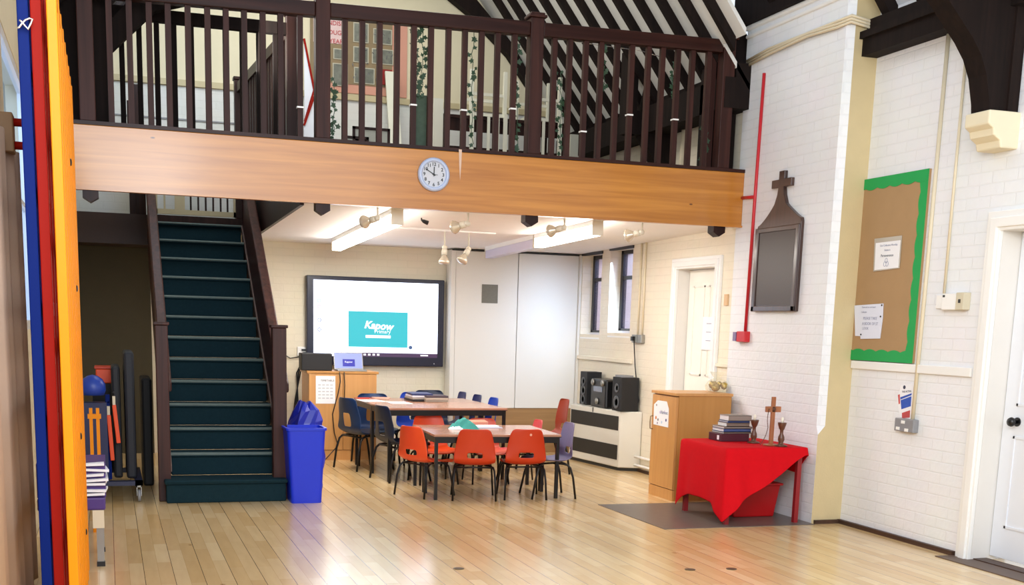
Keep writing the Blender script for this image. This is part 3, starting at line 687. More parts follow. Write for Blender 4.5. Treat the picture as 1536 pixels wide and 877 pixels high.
def make_chair(mname, hole, label, group, nm='classroom_chair'):
    e = empty(nm, (0, 0, 0), label, 'chair', group)
    o = shell_mesh(hole).build('seat_shell', M[mname], e, smooth=True)
    sd = o.modifiers.new('solid', 'SOLIDIFY'); sd.thickness = .007; sd.offset = 0
    ss = o.modifiers.new('sub', 'SUBSURF'); ss.levels = 1; ss.render_levels = 2
    for sx in (-1, 1):
        MB().tube([(sx*.10, -.02, .296), (sx*.145, -.09, .294), (sx*.165, -.125, .287), (sx*.175, -.15, .262), (sx*.182, -.175, .18), (sx*.19, -.2, 0)], .0095, 8).build('leg', M['tube'], e, smooth=True)
        MB().tube([(sx*.10, -.02, .296), (sx*.14, .07, .297), (sx*.158, .105, .29), (sx*.166, .125, .27), (sx*.175, .15, .18), (sx*.188, .185, 0)], .0095, 8).build('leg', M['tube'], e, smooth=True)
    MB().tube([(-.165, -.125, .287), (0, -.13, .29), (.165, -.125, .287)], .008, 6).tube([(-.158, .105, .29), (.158, .105, .29)], .008, 6).build('seat_rail', M['tube'], e, smooth=True)
    return e
protos = {}
def chair(mname, hole, rear, face, scale, label, group):
    f = Vector((face[0], face[1], 0)).normalized(); rz = math.atan2(-f.x, f.y)
    loc = Vector((rear[0], rear[1], 0))+f*.2*scale
    k = (mname, hole)
    if hole not in protos: 
        e = make_chair(mname, hole, label, group); protos[hole] = e; e.location = loc; e.rotation_euler = (0, 0, rz); e.scale = (scale,)*3
        return e
    c = copy_tree(protos[hole], loc, rz, label, group, sc_=scale)
    for ch in kids(c):
        if ch.name.startswith('seat_shell'):
            if ch.data.materials[0] != M[mname]:
                ch.material_slots[0].link = 'OBJECT'; ch.material_slots[0].material = M[mname]
    return c
GN, GB = 'small chairs round the low front table', 'blue chairs round the back table'
chair('orange', 'slot', (2.95, 9.617), (.24, .97), .98, 'orange chair seen from behind, middle of the front row', GN)
chair('orange', 'slot', (3.415, 9.61), (.12, .99), .98, 'orange chair seen from behind with a pale spot near its top', GN)
chair('orange2', 'slot', (2.455, 9.94), (.86, .5), .98, 'orange chair at the table end nearest the blue bin', GN)
chair('lilac', 'slot', (3.9, 9.83), (-1, .05), 1.04, 'lilac grey chair at the window end of the low table', GN)
chair('orange2', 'slot', (2.90, 11.03), (.05, -1), 1.0, 'bright orange chair facing us across the low table', GN)
chair('coral', 'slot', (3.43, 11.0), (-.02, -1), .95, 'coral chair behind the crumpled teal cloth', GN)
chair('pink', 'slot', (3.93, 10.72), (-1, .06), .96, 'pink chair seen edge on behind the lilac chair', GN)
chair('rust', 'slot', (4.50, 11.5), (-1, .1), 1.2, 'rust red chair on its own beside the grey heater', GN)
chair('navy', 'oval', (2.265, 11.89), (.93, .36), 1.16, 'navy chair with a hole, at the table end beside the wooden cupboard', GB)
chair('darknavy', 'oval', (2.43, 11.02), (.97, .22), 1.14, 'dark slate chair tucked in at the near corner of the back table', GB)
chair('navy', 'oval', (2.69, 12.60), (-.02, -1), 1.16, 'blue chair behind the table with its oval hole visible', GB)
chair('blue', 'oval', (3.17, 12.62), (0, -1), 1.19, 'royal blue chair just behind the stack of folders', GB)
chair('darknavy', 'oval', (3.42, 13.0), (.05, -1), 1.19, 'dark navy chair standing behind the royal blue one', GB)
chair('blue', 'oval', (3.80, 11.72), (-1, .05), 1.19, 'bright blue chair at the corner of the back table nearest us', GB)
chair('slate', 'oval', (3.80, 12.30), (-1, .05), 1.18, 'slate blue chair between two others at the table end', GB)
chair('slate', 'oval', (3.80, 12.88), (-1, .05), 1.17, 'slate blue chair nearest the white partition', GB)
o = MB().lathe([(.011, 0), (.011, .002), (0, .003)], (0, 0, 0), (0, -1, 0), 10)
p = atY(796, 651, 9.592); s_ = o.build('sticker', mat('sticker_pink', '#e9a68e', .6), origin=None); s_.location = (p.x, p.y-.008, p.z-.005); tag(s_, 'small pale round sticker on the back of an orange chair', 'sticker')

# ------------------------------------------------------------------ tables
def make_table(w_, d_, h_, label, group):
    e = empty('classroom_table', (0, 0, 0), label, 'table', group)
    MB().box(0, w_, 0, d_, h_-.02, h_).build('table_top', M['tabletop'], e, bevel=.004)
    MB().box(.0, w_, .0, d_, h_-.026, h_-.0205).build('top_edge', M['tedge'], e)
    MB().box(.02, w_-.02, .015, .035, h_-.075, h_-.026).box(.02, w_-.02, d_-.035, d_-.015, h_-.075, h_-.026).box(.015, .035, .02, d_-.02, h_-.075, h_-.026).box(w_-.035, w_-.015, .02, d_-.02, h_-.075, h_-.026).build('apron', M['tube'], e)
    for x in (.012, w_-.04):
        for y in (.012, d_-.04):
            MB().box(x, x+.028, y, y+.028, 0, h_-.026).build('leg', M['tube'], e)
    return e
G = 'low classroom tables'
t1 = make_table(1.14, .47, .565, 'low table nearest us with orange chairs along its front', G); t1.location = (2.612, 9.715, 0); t1.rotation_euler = (0, 0, math.radians(-2.5))
copy_tree(t1, Vector((2.632, 10.192, 0)), math.radians(-3), 'low table with the crumpled teal cloth on it', G)
G = 'taller tables along the back'
t3 = make_table(1.2, .70, .70, 'taller table holding the stack of folders', G); t3.location = (2.46, 11.62, 0); t3.rotation_euler = (0, 0, math.radians(2))
copy_tree(t3, Vector((2.475, 10.90, 0)), math.radians(2), 'taller table standing just behind the low tables', G)
# things on the tables
def crumple(cx, cy, z, sx, sy, sz, seed, n=12):
    rnd = random.Random(seed); rows = []
    for i in range(n+1):
        r = []
        for k in range(n+1):
            a = i/n*2-1; b = k/n*2-1; f = max(0, 1-max(abs(a), abs(b))**3)
            r.append((cx+a*sx+rnd.uniform(-.2, .2)*sx*.3, cy+b*sy+rnd.uniform(-.2, .2)*sy*.3, z+.002+f*sz*(.45+.55*rnd.random())))
        rows.append(r)
    return MB().grid(rows)
zt1, zt3 = .565, .70
p = atZ(697, 640, zt1+.02)
o = crumple(p.x-.0, p.y+.03, zt1, .125, .09, .10, 3, 7).build('folded_cloth', M['teal'], smooth=False); tag(o, 'crumpled teal cloth on the low table', 'cloth')
p = atZ(682, 643, zt1)
o = crumple(p.x-.005, p.y-.06, zt1, .06, .05, .035, 5, 8).build('paper_towel', M['paper'], smooth=True); tag(o, 'crumpled white paper beside the teal cloth', 'paper')
p = atZ(730, 641, zt1)
tr = empty('paper_tray', (p.x, p.y, zt1), 'clear plastic tray of papers on the low table', 'tray')
MB().box(p.x-.13, p.x+.13, p.y-.08, p.y+.08, zt1, zt1+.006).build('tray_base', mat('tray_plastic', '#b8bcd0', .3), tr)
MB().box(p.x-.11, p.x+.1, p.y-.06, p.y+.06, zt1+.006, zt1+.02).build('paper_pile', M['paper'], tr)
p = atZ(715, 637, zt1+.02)
o = MB().obox((p.x, p.y+.08, zt1+.035), (.24, .1, .03), (.15, 0, .1)).build('folder', mat('salmon_folder', '#d98a72', .6)); tag(o, 'salmon folder lying behind the teal cloth', 'folder')
for u, v, w_, d_, rz, mt, nm, lb in ((556, 601, .22, .3, .1, 'paper', 'worksheet', 'white worksheet lying near the corner of the taller tables'), (570, 597, .2, .28, -.3, 'pinkpaper', 'worksheet', 'pink sheet of paper on the taller tables'), (598, 604, .21, .3, .05, 'paper', 'worksheet', 'white worksheet with a red heading near the table front'), (548, 597, .2, .14, .2, 'redp', 'exercise_book', 'thin red exercise book near the navy chair')):
    p = atZ(u, v, zt3); o = MB().obox((p.x, p.y, zt3+.0025), (w_, d_, .003), (0, 0, rz)).build(nm, M[mt]); tag(o, lb, 'paper' if nm == 'worksheet' else 'book')
p = atZ(600, 603.5, zt3); o = MB().obox((p.x, p.y, zt3+.0045), (.17, .03, .001), (0, 0, .05)).build('folder_strip', mat('red_heading', '#c2405a', .6)); tag(o, 'narrow red strip across a worksheet', 'paper strip')
fc = [('folder_navy', '#20285a'), ('folder_black', '#17161c'), ('folder_grey', '#9a938c'), ('folder_white', '#cfcbd6')]
p = atZ(626, 601, zt3)
for k in range(4):
    o = MB().obox((p.x+.02+.003*k, p.y+.03, zt3+.012+.02*k), (.22, .3, .018), (0, 0, .08-.04*k)).build('ring_folder', [mat(fc[(k+1) % 4][0], fc[(k+1) % 4][1], .5)], bevel=.003)
    tag(o, ['bottom folder of the dark stack on the taller table', 'second folder up in the dark stack', 'third folder up in the dark stack', 'dark folder on top of its stack'][k], 'folder', 'folders stacked on the back table')
p = atZ(646, 602, zt3)
for k in range(3):
    o = MB().obox((p.x+.04, p.y+.02, zt3+.012+.022*k), (.23, .26, .02), (0, 0, -.04+.03*k)).build('exercise_books', [mat('bk%d' % k, ('#8f8478', '#b7a898', '#4a3d44')[k], .6)], bevel=.002)
    tag(o, ['lowest grey book pile next to the folders', 'middle beige book pile next to the folders', 'dark book on top of the beige pile'][k], 'book', 'books beside the folders')

# ------------------------------------------------------------------ cupboard under the screen
a = Vector((2.02, 12.73, 0))
cb = empty('cupboard', (2.39, 12.73, 0), 'beech cupboard under the wall screen with a printed sheet', 'cupboard')
MB().box(2.03, 2.77, 12.75, 13.2, 0, .93).build('carcass', M['beech'], cb)
MB().box(2.01, 2.79, 12.725, 13.21, .93, .955).build('cupboard_top', M['beechside'], cb, bevel=.003)
MB().box(2.033, 2.395, 12.73, 12.75, .11, .925).build('door', M['beech'], cb, bevel=.002)
MB().box(2.402, 2.767, 12.73, 12.75, .11, .925).build('door', M['beech'], cb, bevel=.002)
MB().box(2.033, 2.767, 12.735, 12.75, .0, .104).build('plinth', M['beech'], cb)
sh = empty('timetable_sheet', (2.21, 12.728, .76), 'white printed timetable taped to the cupboard door', 'paper')
MB().box(2.105, 2.315, 12.7265, 12.7295, .61, .905).build('sheet', M['paper'], sh)
ln = MB()
for z in (.815, .78, .745, .71, .675): 
    for k in range(4): ln.box(2.13+k*.043, 2.16+k*.043, 12.7255, 12.7265, z-.012, z)
ln.build('printed_lines', mat('pale_print', '#c8cad0', .8), sh)
text('lettering', 'TIMETABLE', .03, M['blackp'], sh, (2.23, 12.726, .855), (1, 0, 0), (0, 0, 1))
o = MB().box(1.965, 2.295, 12.80, 13.0, .957, 1.14).build('printer_box', M['blackm'], bevel=.008); tag(o, 'black box standing on the cupboard in front of the screen', 'box')
lp = empty('laptop', (2.5, 12.85, .956), 'open laptop with a lit screen on the cupboard', 'laptop')
MB().box(2.345, 2.665, 12.75, 12.96, .956, .972).build('keyboard_base', M['steel'], lp, bevel=.003)
th = .28
def tilt(x, h, off=0): return (x, 12.955+h*math.sin(th)-off*math.cos(th), .972+h*math.cos(th)+off*math.sin(th)*0)
def tq(xa, xb, ha, hb, off, th2=.006):
    return MB().add([tilt(xa, ha, off), tilt(xb, ha, off), tilt(xb, hb, off), tilt(xa, hb, off), tilt(xa, ha, off-th2), tilt(xb, ha, off-th2), tilt(xb, hb, off-th2), tilt(xa, hb, off-th2)], [(0, 1, 2, 3), (4, 7, 6, 5), (0, 4, 5, 1), (1, 5, 6, 2), (2, 6, 7, 3), (3, 7, 4, 0)])
tq(2.345, 2.665, 0, .185, 0).build('screen_lid', M['steel'], lp)
tq(2.352, 2.658, .008, .178, .002, .001).build('display', emis('laptop_page', '#a9b4ec', 1.0), lp)
tq(2.44, 2.575, .03, .11, .004, .001).build('picture_panel', emis('laptop_blue', '#1620b8', 1.0), lp)
text('lettering', 'Kapow', .03, ew, lp, tilt(2.505, .08, .006), (1, 0, 0), (0, math.sin(th), math.cos(th)))
cbm = MB().tube([(2.36, 12.72, .95), (2.365, 12.7, .85), (2.34, 12.7, .72), (2.28, 12.7, .5), (2.30, 12.7, .3), (2.34, 12.7, .16), (2.2, 12.66, .02), (2.12, 12.64, .006)], .006, 6)
tag(cbm.build('power_cable', M['blackp'], smooth=True), 'black cable trailing down the cupboard front to the floor', 'cable')
cbm = MB().tube([(2.41, 12.72, .95), (2.415, 12.715, .8), (2.41, 12.715, .6)], .005, 6)
tag(cbm.build('power_cable', M['blackp'], smooth=True), 'short black cable hanging between the cupboard doors', 'cable')
so = MB().box(2.03, 2.13, YB-.03, YB, 1.09, 1.19).build('wall_socket', M['white'], bevel=.004); tag(so, 'white socket on the wall beside the screen', 'socket')
MB().box(2.075, 2.125, YB-.045, YB-.03, 1.145, 1.165).box(2.085, 2.12, YB-.045, YB-.03, 1.11, 1.13).build('plug', M['blackp'], so)
for k in range(3):
    o = MB().tube([(2.09+.01*k, YB-.04, 1.10), (2.06-.02*k, YB-.04, .9), (2.0+.015*k, YB-.05, .6), (1.96+.02*k, YB-.06, .3), (2.0+.01*k, YB-.05, .02)], .008, 6).build('power_cable', M['blackp'], smooth=True)
    tag(o, 'black cable hanging between wall socket and floor behind the cupboard', 'cable', 'cables below the screen socket')
o = MB().tube([(2.06, YB-.03, 1.08), (1.95, YB-.02, 1.06), (1.75, YB-.02, 1.18), (1.62, YB-.02, 1.22)], .006, 6).build('power_cable', M['blackp'], smooth=True); tag(o, 'thin cable drooping along the wall towards the stairs', 'cable')

# bin and bag
bn = empty('waste_bin', (1.53, 9.85, 0), 'tall bright blue plastic bin standing beside the stairs', 'bin')
def ring(x0, x1, y0, y1, z, r=.03, n=5):
    out = []
    for cx, cy, a0 in ((x1-r, y1-r, 0), (x0+r, y1-r, PI/2), (x0+r, y0+r, PI), (x1-r, y0+r, 1.5*PI)):
        for k in range(n): a = a0+k/(n-1)*PI/2; out.append((cx+r*math.cos(a), cy+r*math.sin(a), z))
    return out
b = MB()
R_ = [ring(1.405, 1.655, 9.705, 9.985, 0), ring(1.37, 1.685, 9.69, 10.0, .60), ring(1.358, 1.697, 9.678, 10.012, .602), ring(1.358, 1.697, 9.678, 10.012, .622), ring(1.375, 1.68, 9.695, 9.995, .622), ring(1.41, 1.65, 9.71, 9.98, .02)]
n = len(R_[0])
b.add([p for r in R_ for p in r], [(i*n+k, i*n+(k+1) % n, (i+1)*n+(k+1) % n, (i+1)*n+k) for i in range(5) for k in range(n)]+[tuple(range(n)), tuple(range(5*n, 6*n))])
b.build('bin_body', M['bluebin'], bn, smooth=False)
rnd = random.Random(4)
bg = MB(); rings = []
for i in range(11):
    z = i/10*.80; rr = [.13, .15, .15, .15, .15, .15, .15, .145, .13, .10, .05][i]
    rings.append([(1.60+(rr*(1+.25*rnd.uniform(-1, 1)))*math.cos(2*PI*k/14), 10.21+(rr*(1+.25*rnd.uniform(-1, 1)))*math.sin(2*PI*k/14), z+(.02*rnd.uniform(-1, 1) if i else 0)) for k in range(14)])
bg.add([p for r in rings for p in r], [(i*14+k, i*14+(k+1) % 14, (i+1)*14+(k+1) % 14, (i+1)*14+k) for i in range(10) for k in range(14)]+[tuple(range(14)), tuple(range(140, 154))])
tag(bg.build('refuse_sack', M['bag'], smooth=False), 'crumpled dark blue plastic sack tied up behind the bin', 'bag')

# ------------------------------------------------------------------ heater and stereo
ht = empty('convector_heater', (5.15, 12.0, 0), 'cream convector heater with two dark grilles against the alcove wall', 'heater')
foot = [(5.118, 11.5), (XA-.005, 11.40), (XA-.005, 12.8), (4.985, 12.6)]
MB().prism(foot, 'z', .035, .63).build('heater_case', M['heater'], ht, bevel=.008)
MB().prism([(5.13, 11.54), (XA-.01, 11.43), (XA-.01, 12.78), (5.0, 12.6)], 'z', 0, .035).build('heater_plinth', M['grille'], ht)
def hp(t, off): # point on the front
    a = Vector((5.118, 11.5)); b = Vector((4.985, 12.6)); d = (b-a).normalized(); nrm = Vector((-d.y, d.x)); q = a+d*t+nrm*off; return (q.x, q.y)
for za, zb in ((.425, .575), (.115, .27)):
    q = [hp(.03, .004), hp(.03, -.004), hp(1.08, -.004), hp(1.08, .004)]
    MB().prism(q, 'z', za, zb).build('grille', M['grille'], ht)
q = [hp(.58, .006), hp(.58, -.004), hp(.59, -.004), hp(.59, .006)]; MB().prism(q, 'z', .58, .63).build('seam', M['grille'], ht)
for z in (.165, .075):
    o = MB().tube([(5.26, 11.395, z), (5.27, 11.3, z), (5.28, 10.0, z)], .014, 8).build('heating_pipe', M['white'], smooth=True); tag(o, 'white heating pipe leaving the heater, %s of the two' % ('upper' if z > .1 else 'lower'), 'pipe')
def speaker(y0, y1, x0, x1, zt_, label, cones):
    e = empty('loudspeaker', ((x0+x1)/2, (y0+y1)/2, .63), label, 'speaker', 'stereo speakers on the heater')
    MB().box(x0, x1, y0, y1, .632, zt_).build('speaker_case', M['blackm'], e, bevel=.005)
    for z, r in cones:
        MB().lathe([(r, 0), (r, .006), (r*.8, .004), (r*.3, -.004)], (x0, (y0+y1)/2, z), (-1, 0, 0), 16).build('speaker_cone', mat('cone_grey', '#55585c', .5), e, smooth=True)
speaker(11.46, 11.7, 5.1, 5.30, .985, 'large black speaker at the near end of the heater', ((.72, .07), (.87, .05)))
speaker(12.42, 12.62, 5.1, 5.28, 1.0, 'black speaker with grey cones at the partition end of the heater', ((.69, .06), (.79, .06), (.89, .05)))
sr = empty('stereo_unit', (5.2, 12.05, .63), 'black compact stereo unit with silver dials between two speakers', 'stereo')
MB().box(5.09, 5.29, 11.85, 12.28, .632, .94).build('stereo_case', M['blackp'], sr, bevel=.02)
MB().box(5.083, 5.092, 11.95, 12.18, .80, .86).build('display_panel', mat('stereo_silver', '#8d94a4', .25, metal=.6), sr, bevel=.003)
for y_, z_ in ((11.93, .92), (12.2, .92), (12.07, .72)): MB().lathe([(.035, 0), (.035, .015), (.028, .02)], (5.09, y_, z_-.02), (-1, 0, 0), 16).build('dial', M['steel'], sr, smooth=True)
o = MB().box(5.12, 5.24, 11.48, 11.68, .986, 1.006).build('disc_case', M['grey']); tag(o, 'flat grey case lying on the near speaker', 'case')
# alcove conduits, sockets
for y_, lb in ((11.60, 'cream conduit running up beside the window, nearer the window'), (11.49, 'cream conduit running up beside the window, nearer the door')):
    o = MB().tube([(XA-.012, y_, 1.42), (XA-.012, y_, ceil_z(y_))], .011, 8).build('conduit', M['cond'], smooth=True); tag(o, lb, 'conduit')
for y_, lb in ((11.62, 'steel socket box with a black plug above the stereo'), (11.49, 'plain steel switch box below the conduit pair')):
    o = MB().box(XA-.045, XA, y_-.055, y_+.055, 1.345, 1.43).build('metal_socket', M['steel'], bevel=.005); tag(o, lb, 'socket')
    if y_ > 11.6: MB().box(XA-.075, XA-.045, y_-.03, y_+.015, 1.365, 1.41).build('plug', M['blackp'], o)
o = MB().tube([(XA-.05, 11.60, 1.365), (XA-.03, 11.585, 1.1), (XA-.03, 11.5, .85), (XA-.03, 11.45, .75), (XA-.04, 11.5, .67), (XA-.06, 11.55, .64)], .006, 6).build('power_cable', M['blackp'], smooth=True); tag(o, 'thin cable dropping from the steel socket to the stereo', 'cable')
o = box('door_switch', mat('switch_tan', '#d8b48a', .5), XA-.02, XA, 9.70, 9.76, 1.72, 1.82, bevel=.003); tag(o, 'small tan switch beside the alcove door', 'switch')

# ------------------------------------------------------------------ beech cabinet by the pier
cn = empty('tall_cabinet', (4.97, 9.62, 0), 'beech cabinet with a decorated sheet on its door, beside the red table', 'cabinet')
MB().box(4.722, 5.235, 9.37, 9.86, 0, .925).build('carcass', M['beechside'], cn)
MB().box(4.69, 5.245, 9.36, 9.87, .925, .95).build('cabinet_top', M['beech'], cn, bevel=.003)
MB().box(4.70, 4.722, 9.375, 9.857, .10, .915).build('door', M['beech'], cn, bevel=.002)
MB().box(4.704, 4.722, 9.375, 9.857, 0, .094).build('plinth', M['beech'], cn)
MB().tube([(4.70, 9.83, .60), (4.675, 9.83, .605), (4.672, 9.83, .66), (4.675, 9.83, .715), (4.70, 9.83, .72)], .005, 6).build('handle', M['brass'], cn, smooth=True)
dn = empty('decorated_sheet', (4.698, 9.62, .7), 'white cut-corner sheet with small drawings on the cabinet door', 'paper')
def cyz(u, v): q = atX(u, v, 4.697); return (q.y, q.z)
poly = [cyz(*p) for p in ((987, 600), (1000, 602), (1003, 613), (1002, 641), (980, 636), (981, 606))]
MB().prism(poly, 'x', 4.697, 4.6995).build('sheet', M['paper'], dn)
for u, v, r, cc in ((984, 626, .016, '#d98a5a'), (999, 630, .014, '#5d5a8a'), (987, 629, .012, '#6d6560'), (990, 618, .012, '#d3c6e4'), (997, 617, .012, '#d8d3e6'), (986, 634, .01, '#a08098'), (992.5, 633, .012, '#bcd3ea'), (985, 607, .01, '#8a7f84')):
    q = atX(u, v, 4.697); MB().lathe([(r, 0), (r, .001)], (4.697, q.y, q.z), (-1, 0, 0), 10).build('drawing', mat('draw'+cc[1:], cc, .8), dn)
text('lettering', 'Harvest', .045, M['greyink'], dn, (4.6955, 9.60, .765), (0, -1, 0), (0, 0, 1))
gf = empty('gift_bundle', (5.2, 9.62, .95), 'gold gift bundle wrapped in cellophane on the cabinet', 'gift')
rnd = random.Random(9)
bl = MB()
for k in range(9):
    c = Vector((5.2+rnd.uniform(-.07, .07), 9.6+rnd.uniform(-.05, .05), .985+rnd.uniform(0, .05))); r = rnd.uniform(.025, .036)
    bl.lathe([(0, -r), (r*.7, -r*.7), (r, 0), (r*.7, r*.7), (0, r)], c, (rnd.uniform(-1, 1), rnd.uniform(-1, 1), 1), 10)
bl.build('gold_baubles', M['gold'], gf, smooth=True)
wr = MB(); rings = []
for z, r in ((.951, .075), (.97, .105), (1.01, .11), (1.05, .08), (1.075, .025), (1.10, .05), (1.13, .07)):
    rings.append([(5.2+r*(1+.12*math.cos(k*5))*math.cos(2*PI*k/16), 9.6+r*.8*(1+.12*math.cos(k*5))*math.sin(2*PI*k/16), z) for k in range(16)])
wr.add([p for r in rings for p in r], [(i*16+k, i*16+(k+1) % 16, (i+1)*16+(k+1) % 16, (i+1)*16+k) for i in range(6) for k in range(16)])
wr.build('cellophane', glass('cellophane_film', '#fbfaf2', .1, .14), gf, smooth=True)

# ------------------------------------------------------------------ red altar table
TX0, TX1, TY0, TY1, TZ = 4.53, 5.225, 8.12, 8.88, .598
at_ = empty('side_table', (4.88, 8.5, 0), 'small table with dark red legs under the red cloth by the pier', 'table')
MB().box(TX0, TX1, TY0, TY1, TZ-.03, TZ).build('table_top', M['redleg'], at_)
for x in (TX0+.02, TX1-.055):
    for y in (TY0+.015, TY1-.05): MB().box(x, x+.036, y, y+.036, 0, TZ-.03).build('leg', M['redleg'], at_)
MB().box(TX0+.03, TX1-.03, TY0+.02, TY0+.04, TZ-.1, TZ-.03).build('apron', M['redleg'], at_)
# cloth: rectangular ring rows, drop varies around the edge
per = []
def edge(a, b, n): return [(a[0]+(b[0]-a[0])*k/n, a[1]+(b[1]-a[1])*k/n) for k in range(n)]
cxy = [(TX0-.012, TY1+.012), (TX0-.012, TY0-.012), (TX1+.012, TY0-.012), (TX1+.012, TY1+.012)]
N = 28
for i in range(4): per += edge(cxy[i], cxy[(i+1) % 4], N)
def lerp(t, pts):
    for (a, va), (b, vb) in zip(pts, pts[1:]):
        if a <= t <= b: return va+(vb-va)*(t-a)/(b-a)
    return pts[-1][1]
drops = []
for k in range(4*N):
    t = k/N
    drops.append(lerp(t, [(0, .56), (.04, .555), (.14, .47), (.3, .43), (.55, .43), (.8, .45), (.94, .54), (1.0, .585), (1.05, .53), (1.18, .41), (1.4, .32), (1.65, .21), (1.85, .10), (1.97, .05), (2.04, .07), (2.25, .22), (2.7, .2), (3, .15), (3.5, .15), (3.9, .42), (4, .56)]))
rows = []
ctr = Vector((sum(p[0] for p in per)/len(per), sum(p[1] for p in per)/len(per)))
top = [[(ctr.x+(p[0]-ctr.x)*f, ctr.y+(p[1]-ctr.y)*f, TZ+.006) for p in per+per[:1]] for f in (0.001, .5, .97, 1.0)]
rows += top
for j in range(1, 9):
    f = j/8; r = []
    for k in range(4*N+1):
        kk = k % (4*N); p = per[kk]; d = drops[kk]
        side = kk//N; nrm = [(-1, 0), (0, -1), (1, 0), (0, 1)][side]
        tt = (kk % N)/N
        if tt < .1: 
            pn = [(-1, 0), (0, -1), (1, 0), (0, 1)][side-1]; w_ = .5*(1-tt/.1); nrm = (nrm[0]*(1-w_)+pn[0]*w_, nrm[1]*(1-w_)+pn[1]*w_)
        if tt > .9:
            pn = [(-1, 0), (0, -1), (1, 0), (0, 1)][(side+1) % 4]; w_ = .5*((tt-.9)/.1); nrm = (nrm[0]*(1-w_)+pn[0]*w_, nrm[1]*(1-w_)+pn[1]*w_)
        ph = kk*.62+math.sin(kk*.21)*1.5
        amp = .018*(d/.5)*f*(1 if d > .25 else .5)
        o_ = .012*f+amp*(1+math.sin(ph))+.03*f*f*(d/.55)
        if side == 0: o_ = .006*f+.55*amp*(1+math.sin(ph))+.012*f*f*(d/.55)
        if side == 2 or (side == 1 and tt > .9) : o_ = min(o_, .045)
        r.append((p[0]+nrm[0]*o_, p[1]+nrm[1]*o_, TZ+.004-d*f))
    rows.append(r)
cl = MB().grid(rows).build('tablecloth', M['red'], smooth=True); tag(cl, 'bright red cloth draped unevenly over the small table', 'tablecloth')
sd = cl.modifiers.new('solid', 'SOLIDIFY'); sd.thickness = .004; sd.offset = 1
ss = cl.modifiers.new('sub', 'SUBSURF'); ss.levels = 1; ss.render_levels = 1
cr_ = empty('storage_crate', (4.97, 8.65, 0), 'red plastic crate on the floor under the red cloth', 'crate')
c0 = MB()
c0.add([(4.80, 8.44, .004), (5.17, 8.44, .004), (5.17, 8.78, .004), (4.80, 8.78, .004), (4.77, 8.41, .27), (5.20, 8.41, .27), (5.20, 8.81, .27), (4.77, 8.81, .27)], [(0, 1, 2, 3), (0, 4, 5, 1), (1, 5, 6, 2), (2, 6, 7, 3), (3, 7, 4, 0), (4, 7, 6, 5)])
c0.build('crate_body', M['redp'], cr_, bevel=.012)
MB().box(4.755, 5.215, 8.395, 8.825, .265, .285).build('crate_lid', M['redp'], cr_, bevel=.006)
# books
zb = TZ+.0115
bx0, by0 = atZ(1081, 662, zb).x, atZ(1081, 662, zb).y
bb = empty('book_box', (bx0, by0, zb), 'thick maroon volume with a white label, bottom of the book stack', 'book', 'books stacked on the red cloth')
MB().box(bx0, bx0+.26, by0, by0+.21, zb, zb+.062).build('cover', M['bookm'], bb, bevel=.003)
MB().box(bx0-.0012, bx0, by0+.03, by0+.065, zb+.012, zb+.048).build('spine_label', M['paper'], bb)
zz = zb+.062
specs = [(.03, .27, .21, .014, 'bookt', 'pale thin book lying on the maroon volume'), (.03, .27, .20, .026, 'bookb', 'blue book, third from the bottom of the stack'), (.03, .28, .205, .016, 'bookg', 'thin grey book in the middle of the stack'),
         (.055, .23, .16, .032, 'bookt', 'taupe book with white page ends below the top two'), (.06, .22, .16, .014, 'bookb', 'thin slate book second from the top'), (.065, .23, .16, .044, 'bookg', 'thick grey book with pale pages on top of the stack')]
for dx, w_, d_, h_, mt, lb in specs:
    e = empty('hardback_book', (bx0+dx, by0+.01, zz), lb, 'book', 'books stacked on the red cloth')
    rr = random.Random(lb).uniform(-.03, .03)
    X0_, Y0_ = bx0+dx, by0+.012+rr*.3
    MB().box(X0_, X0_+w_-.02, Y0_, Y0_+d_, zz, zz+.003).box(X0_, X0_+w_-.02, Y0_, Y0_+d_, zz+h_-.003, zz+h_).box(X0_, X0_+w_-.02, Y0_, Y0_+.003, zz, zz+h_).build('cover', M[mt], e)
    MB().box(X0_+.004, X0_+w_-.024, Y0_+.003, Y0_+d_-.004, zz+.003, zz+h_-.003).build('pages', M['pages'], e)
    zz += h_+.0005
# cross with beads
cp = atZ(1156, 668, zb)
cs = empty('standing_cross', (cp.x, cp.y, zb), 'wooden standing cross hung with dark beads', 'cross')
CX_, CY_ = cp.x, cp.y
MB().box(CX_-.0155, CX_+.0155, CY_-.012, CY_+.012, zb+.012, zb+.385).box(CX_-.066, CX_+.066, CY_-.012, CY_+.012, zb+.265, zb+.31).build('cross_arms', M['crossw'], cs, bevel=.003)
MB().box(CX_-.055, CX_+.055, CY_-.035, CY_+.035, zb, zb+.012).build('base', M['crossw'], cs, bevel=.003)
bd = MB()
for k in range(34):
    t = k/33; a = -PI*.5
    if t < .5: q = Vector((CX_-.045-.01*math.sin(t*6), CY_-.016, zb+.29-.5*t*.56+(0)))
    else: q = Vector((CX_-.045-(t-.5)*.12, CY_-.016-.02*math.sin((t-.5)*6), zb+.29-.28*min(1, t*1.0)-(.0)))
    q.z = max(q.z, zb+.006)
    bd.lathe([(0, -.005), (.005, 0), (0, .005)], q, (0, 0, 1), 6)
MB().lathe([(.012, -.0), (.016, .006), (0, .009)], (CX_, CY_-.012, zb+.29), (0, -1, 0), 10).build('medal', M['brownw'], cs)
tag(bd.build('beads', M['brownw'], cs, smooth=True), kind='stuff')
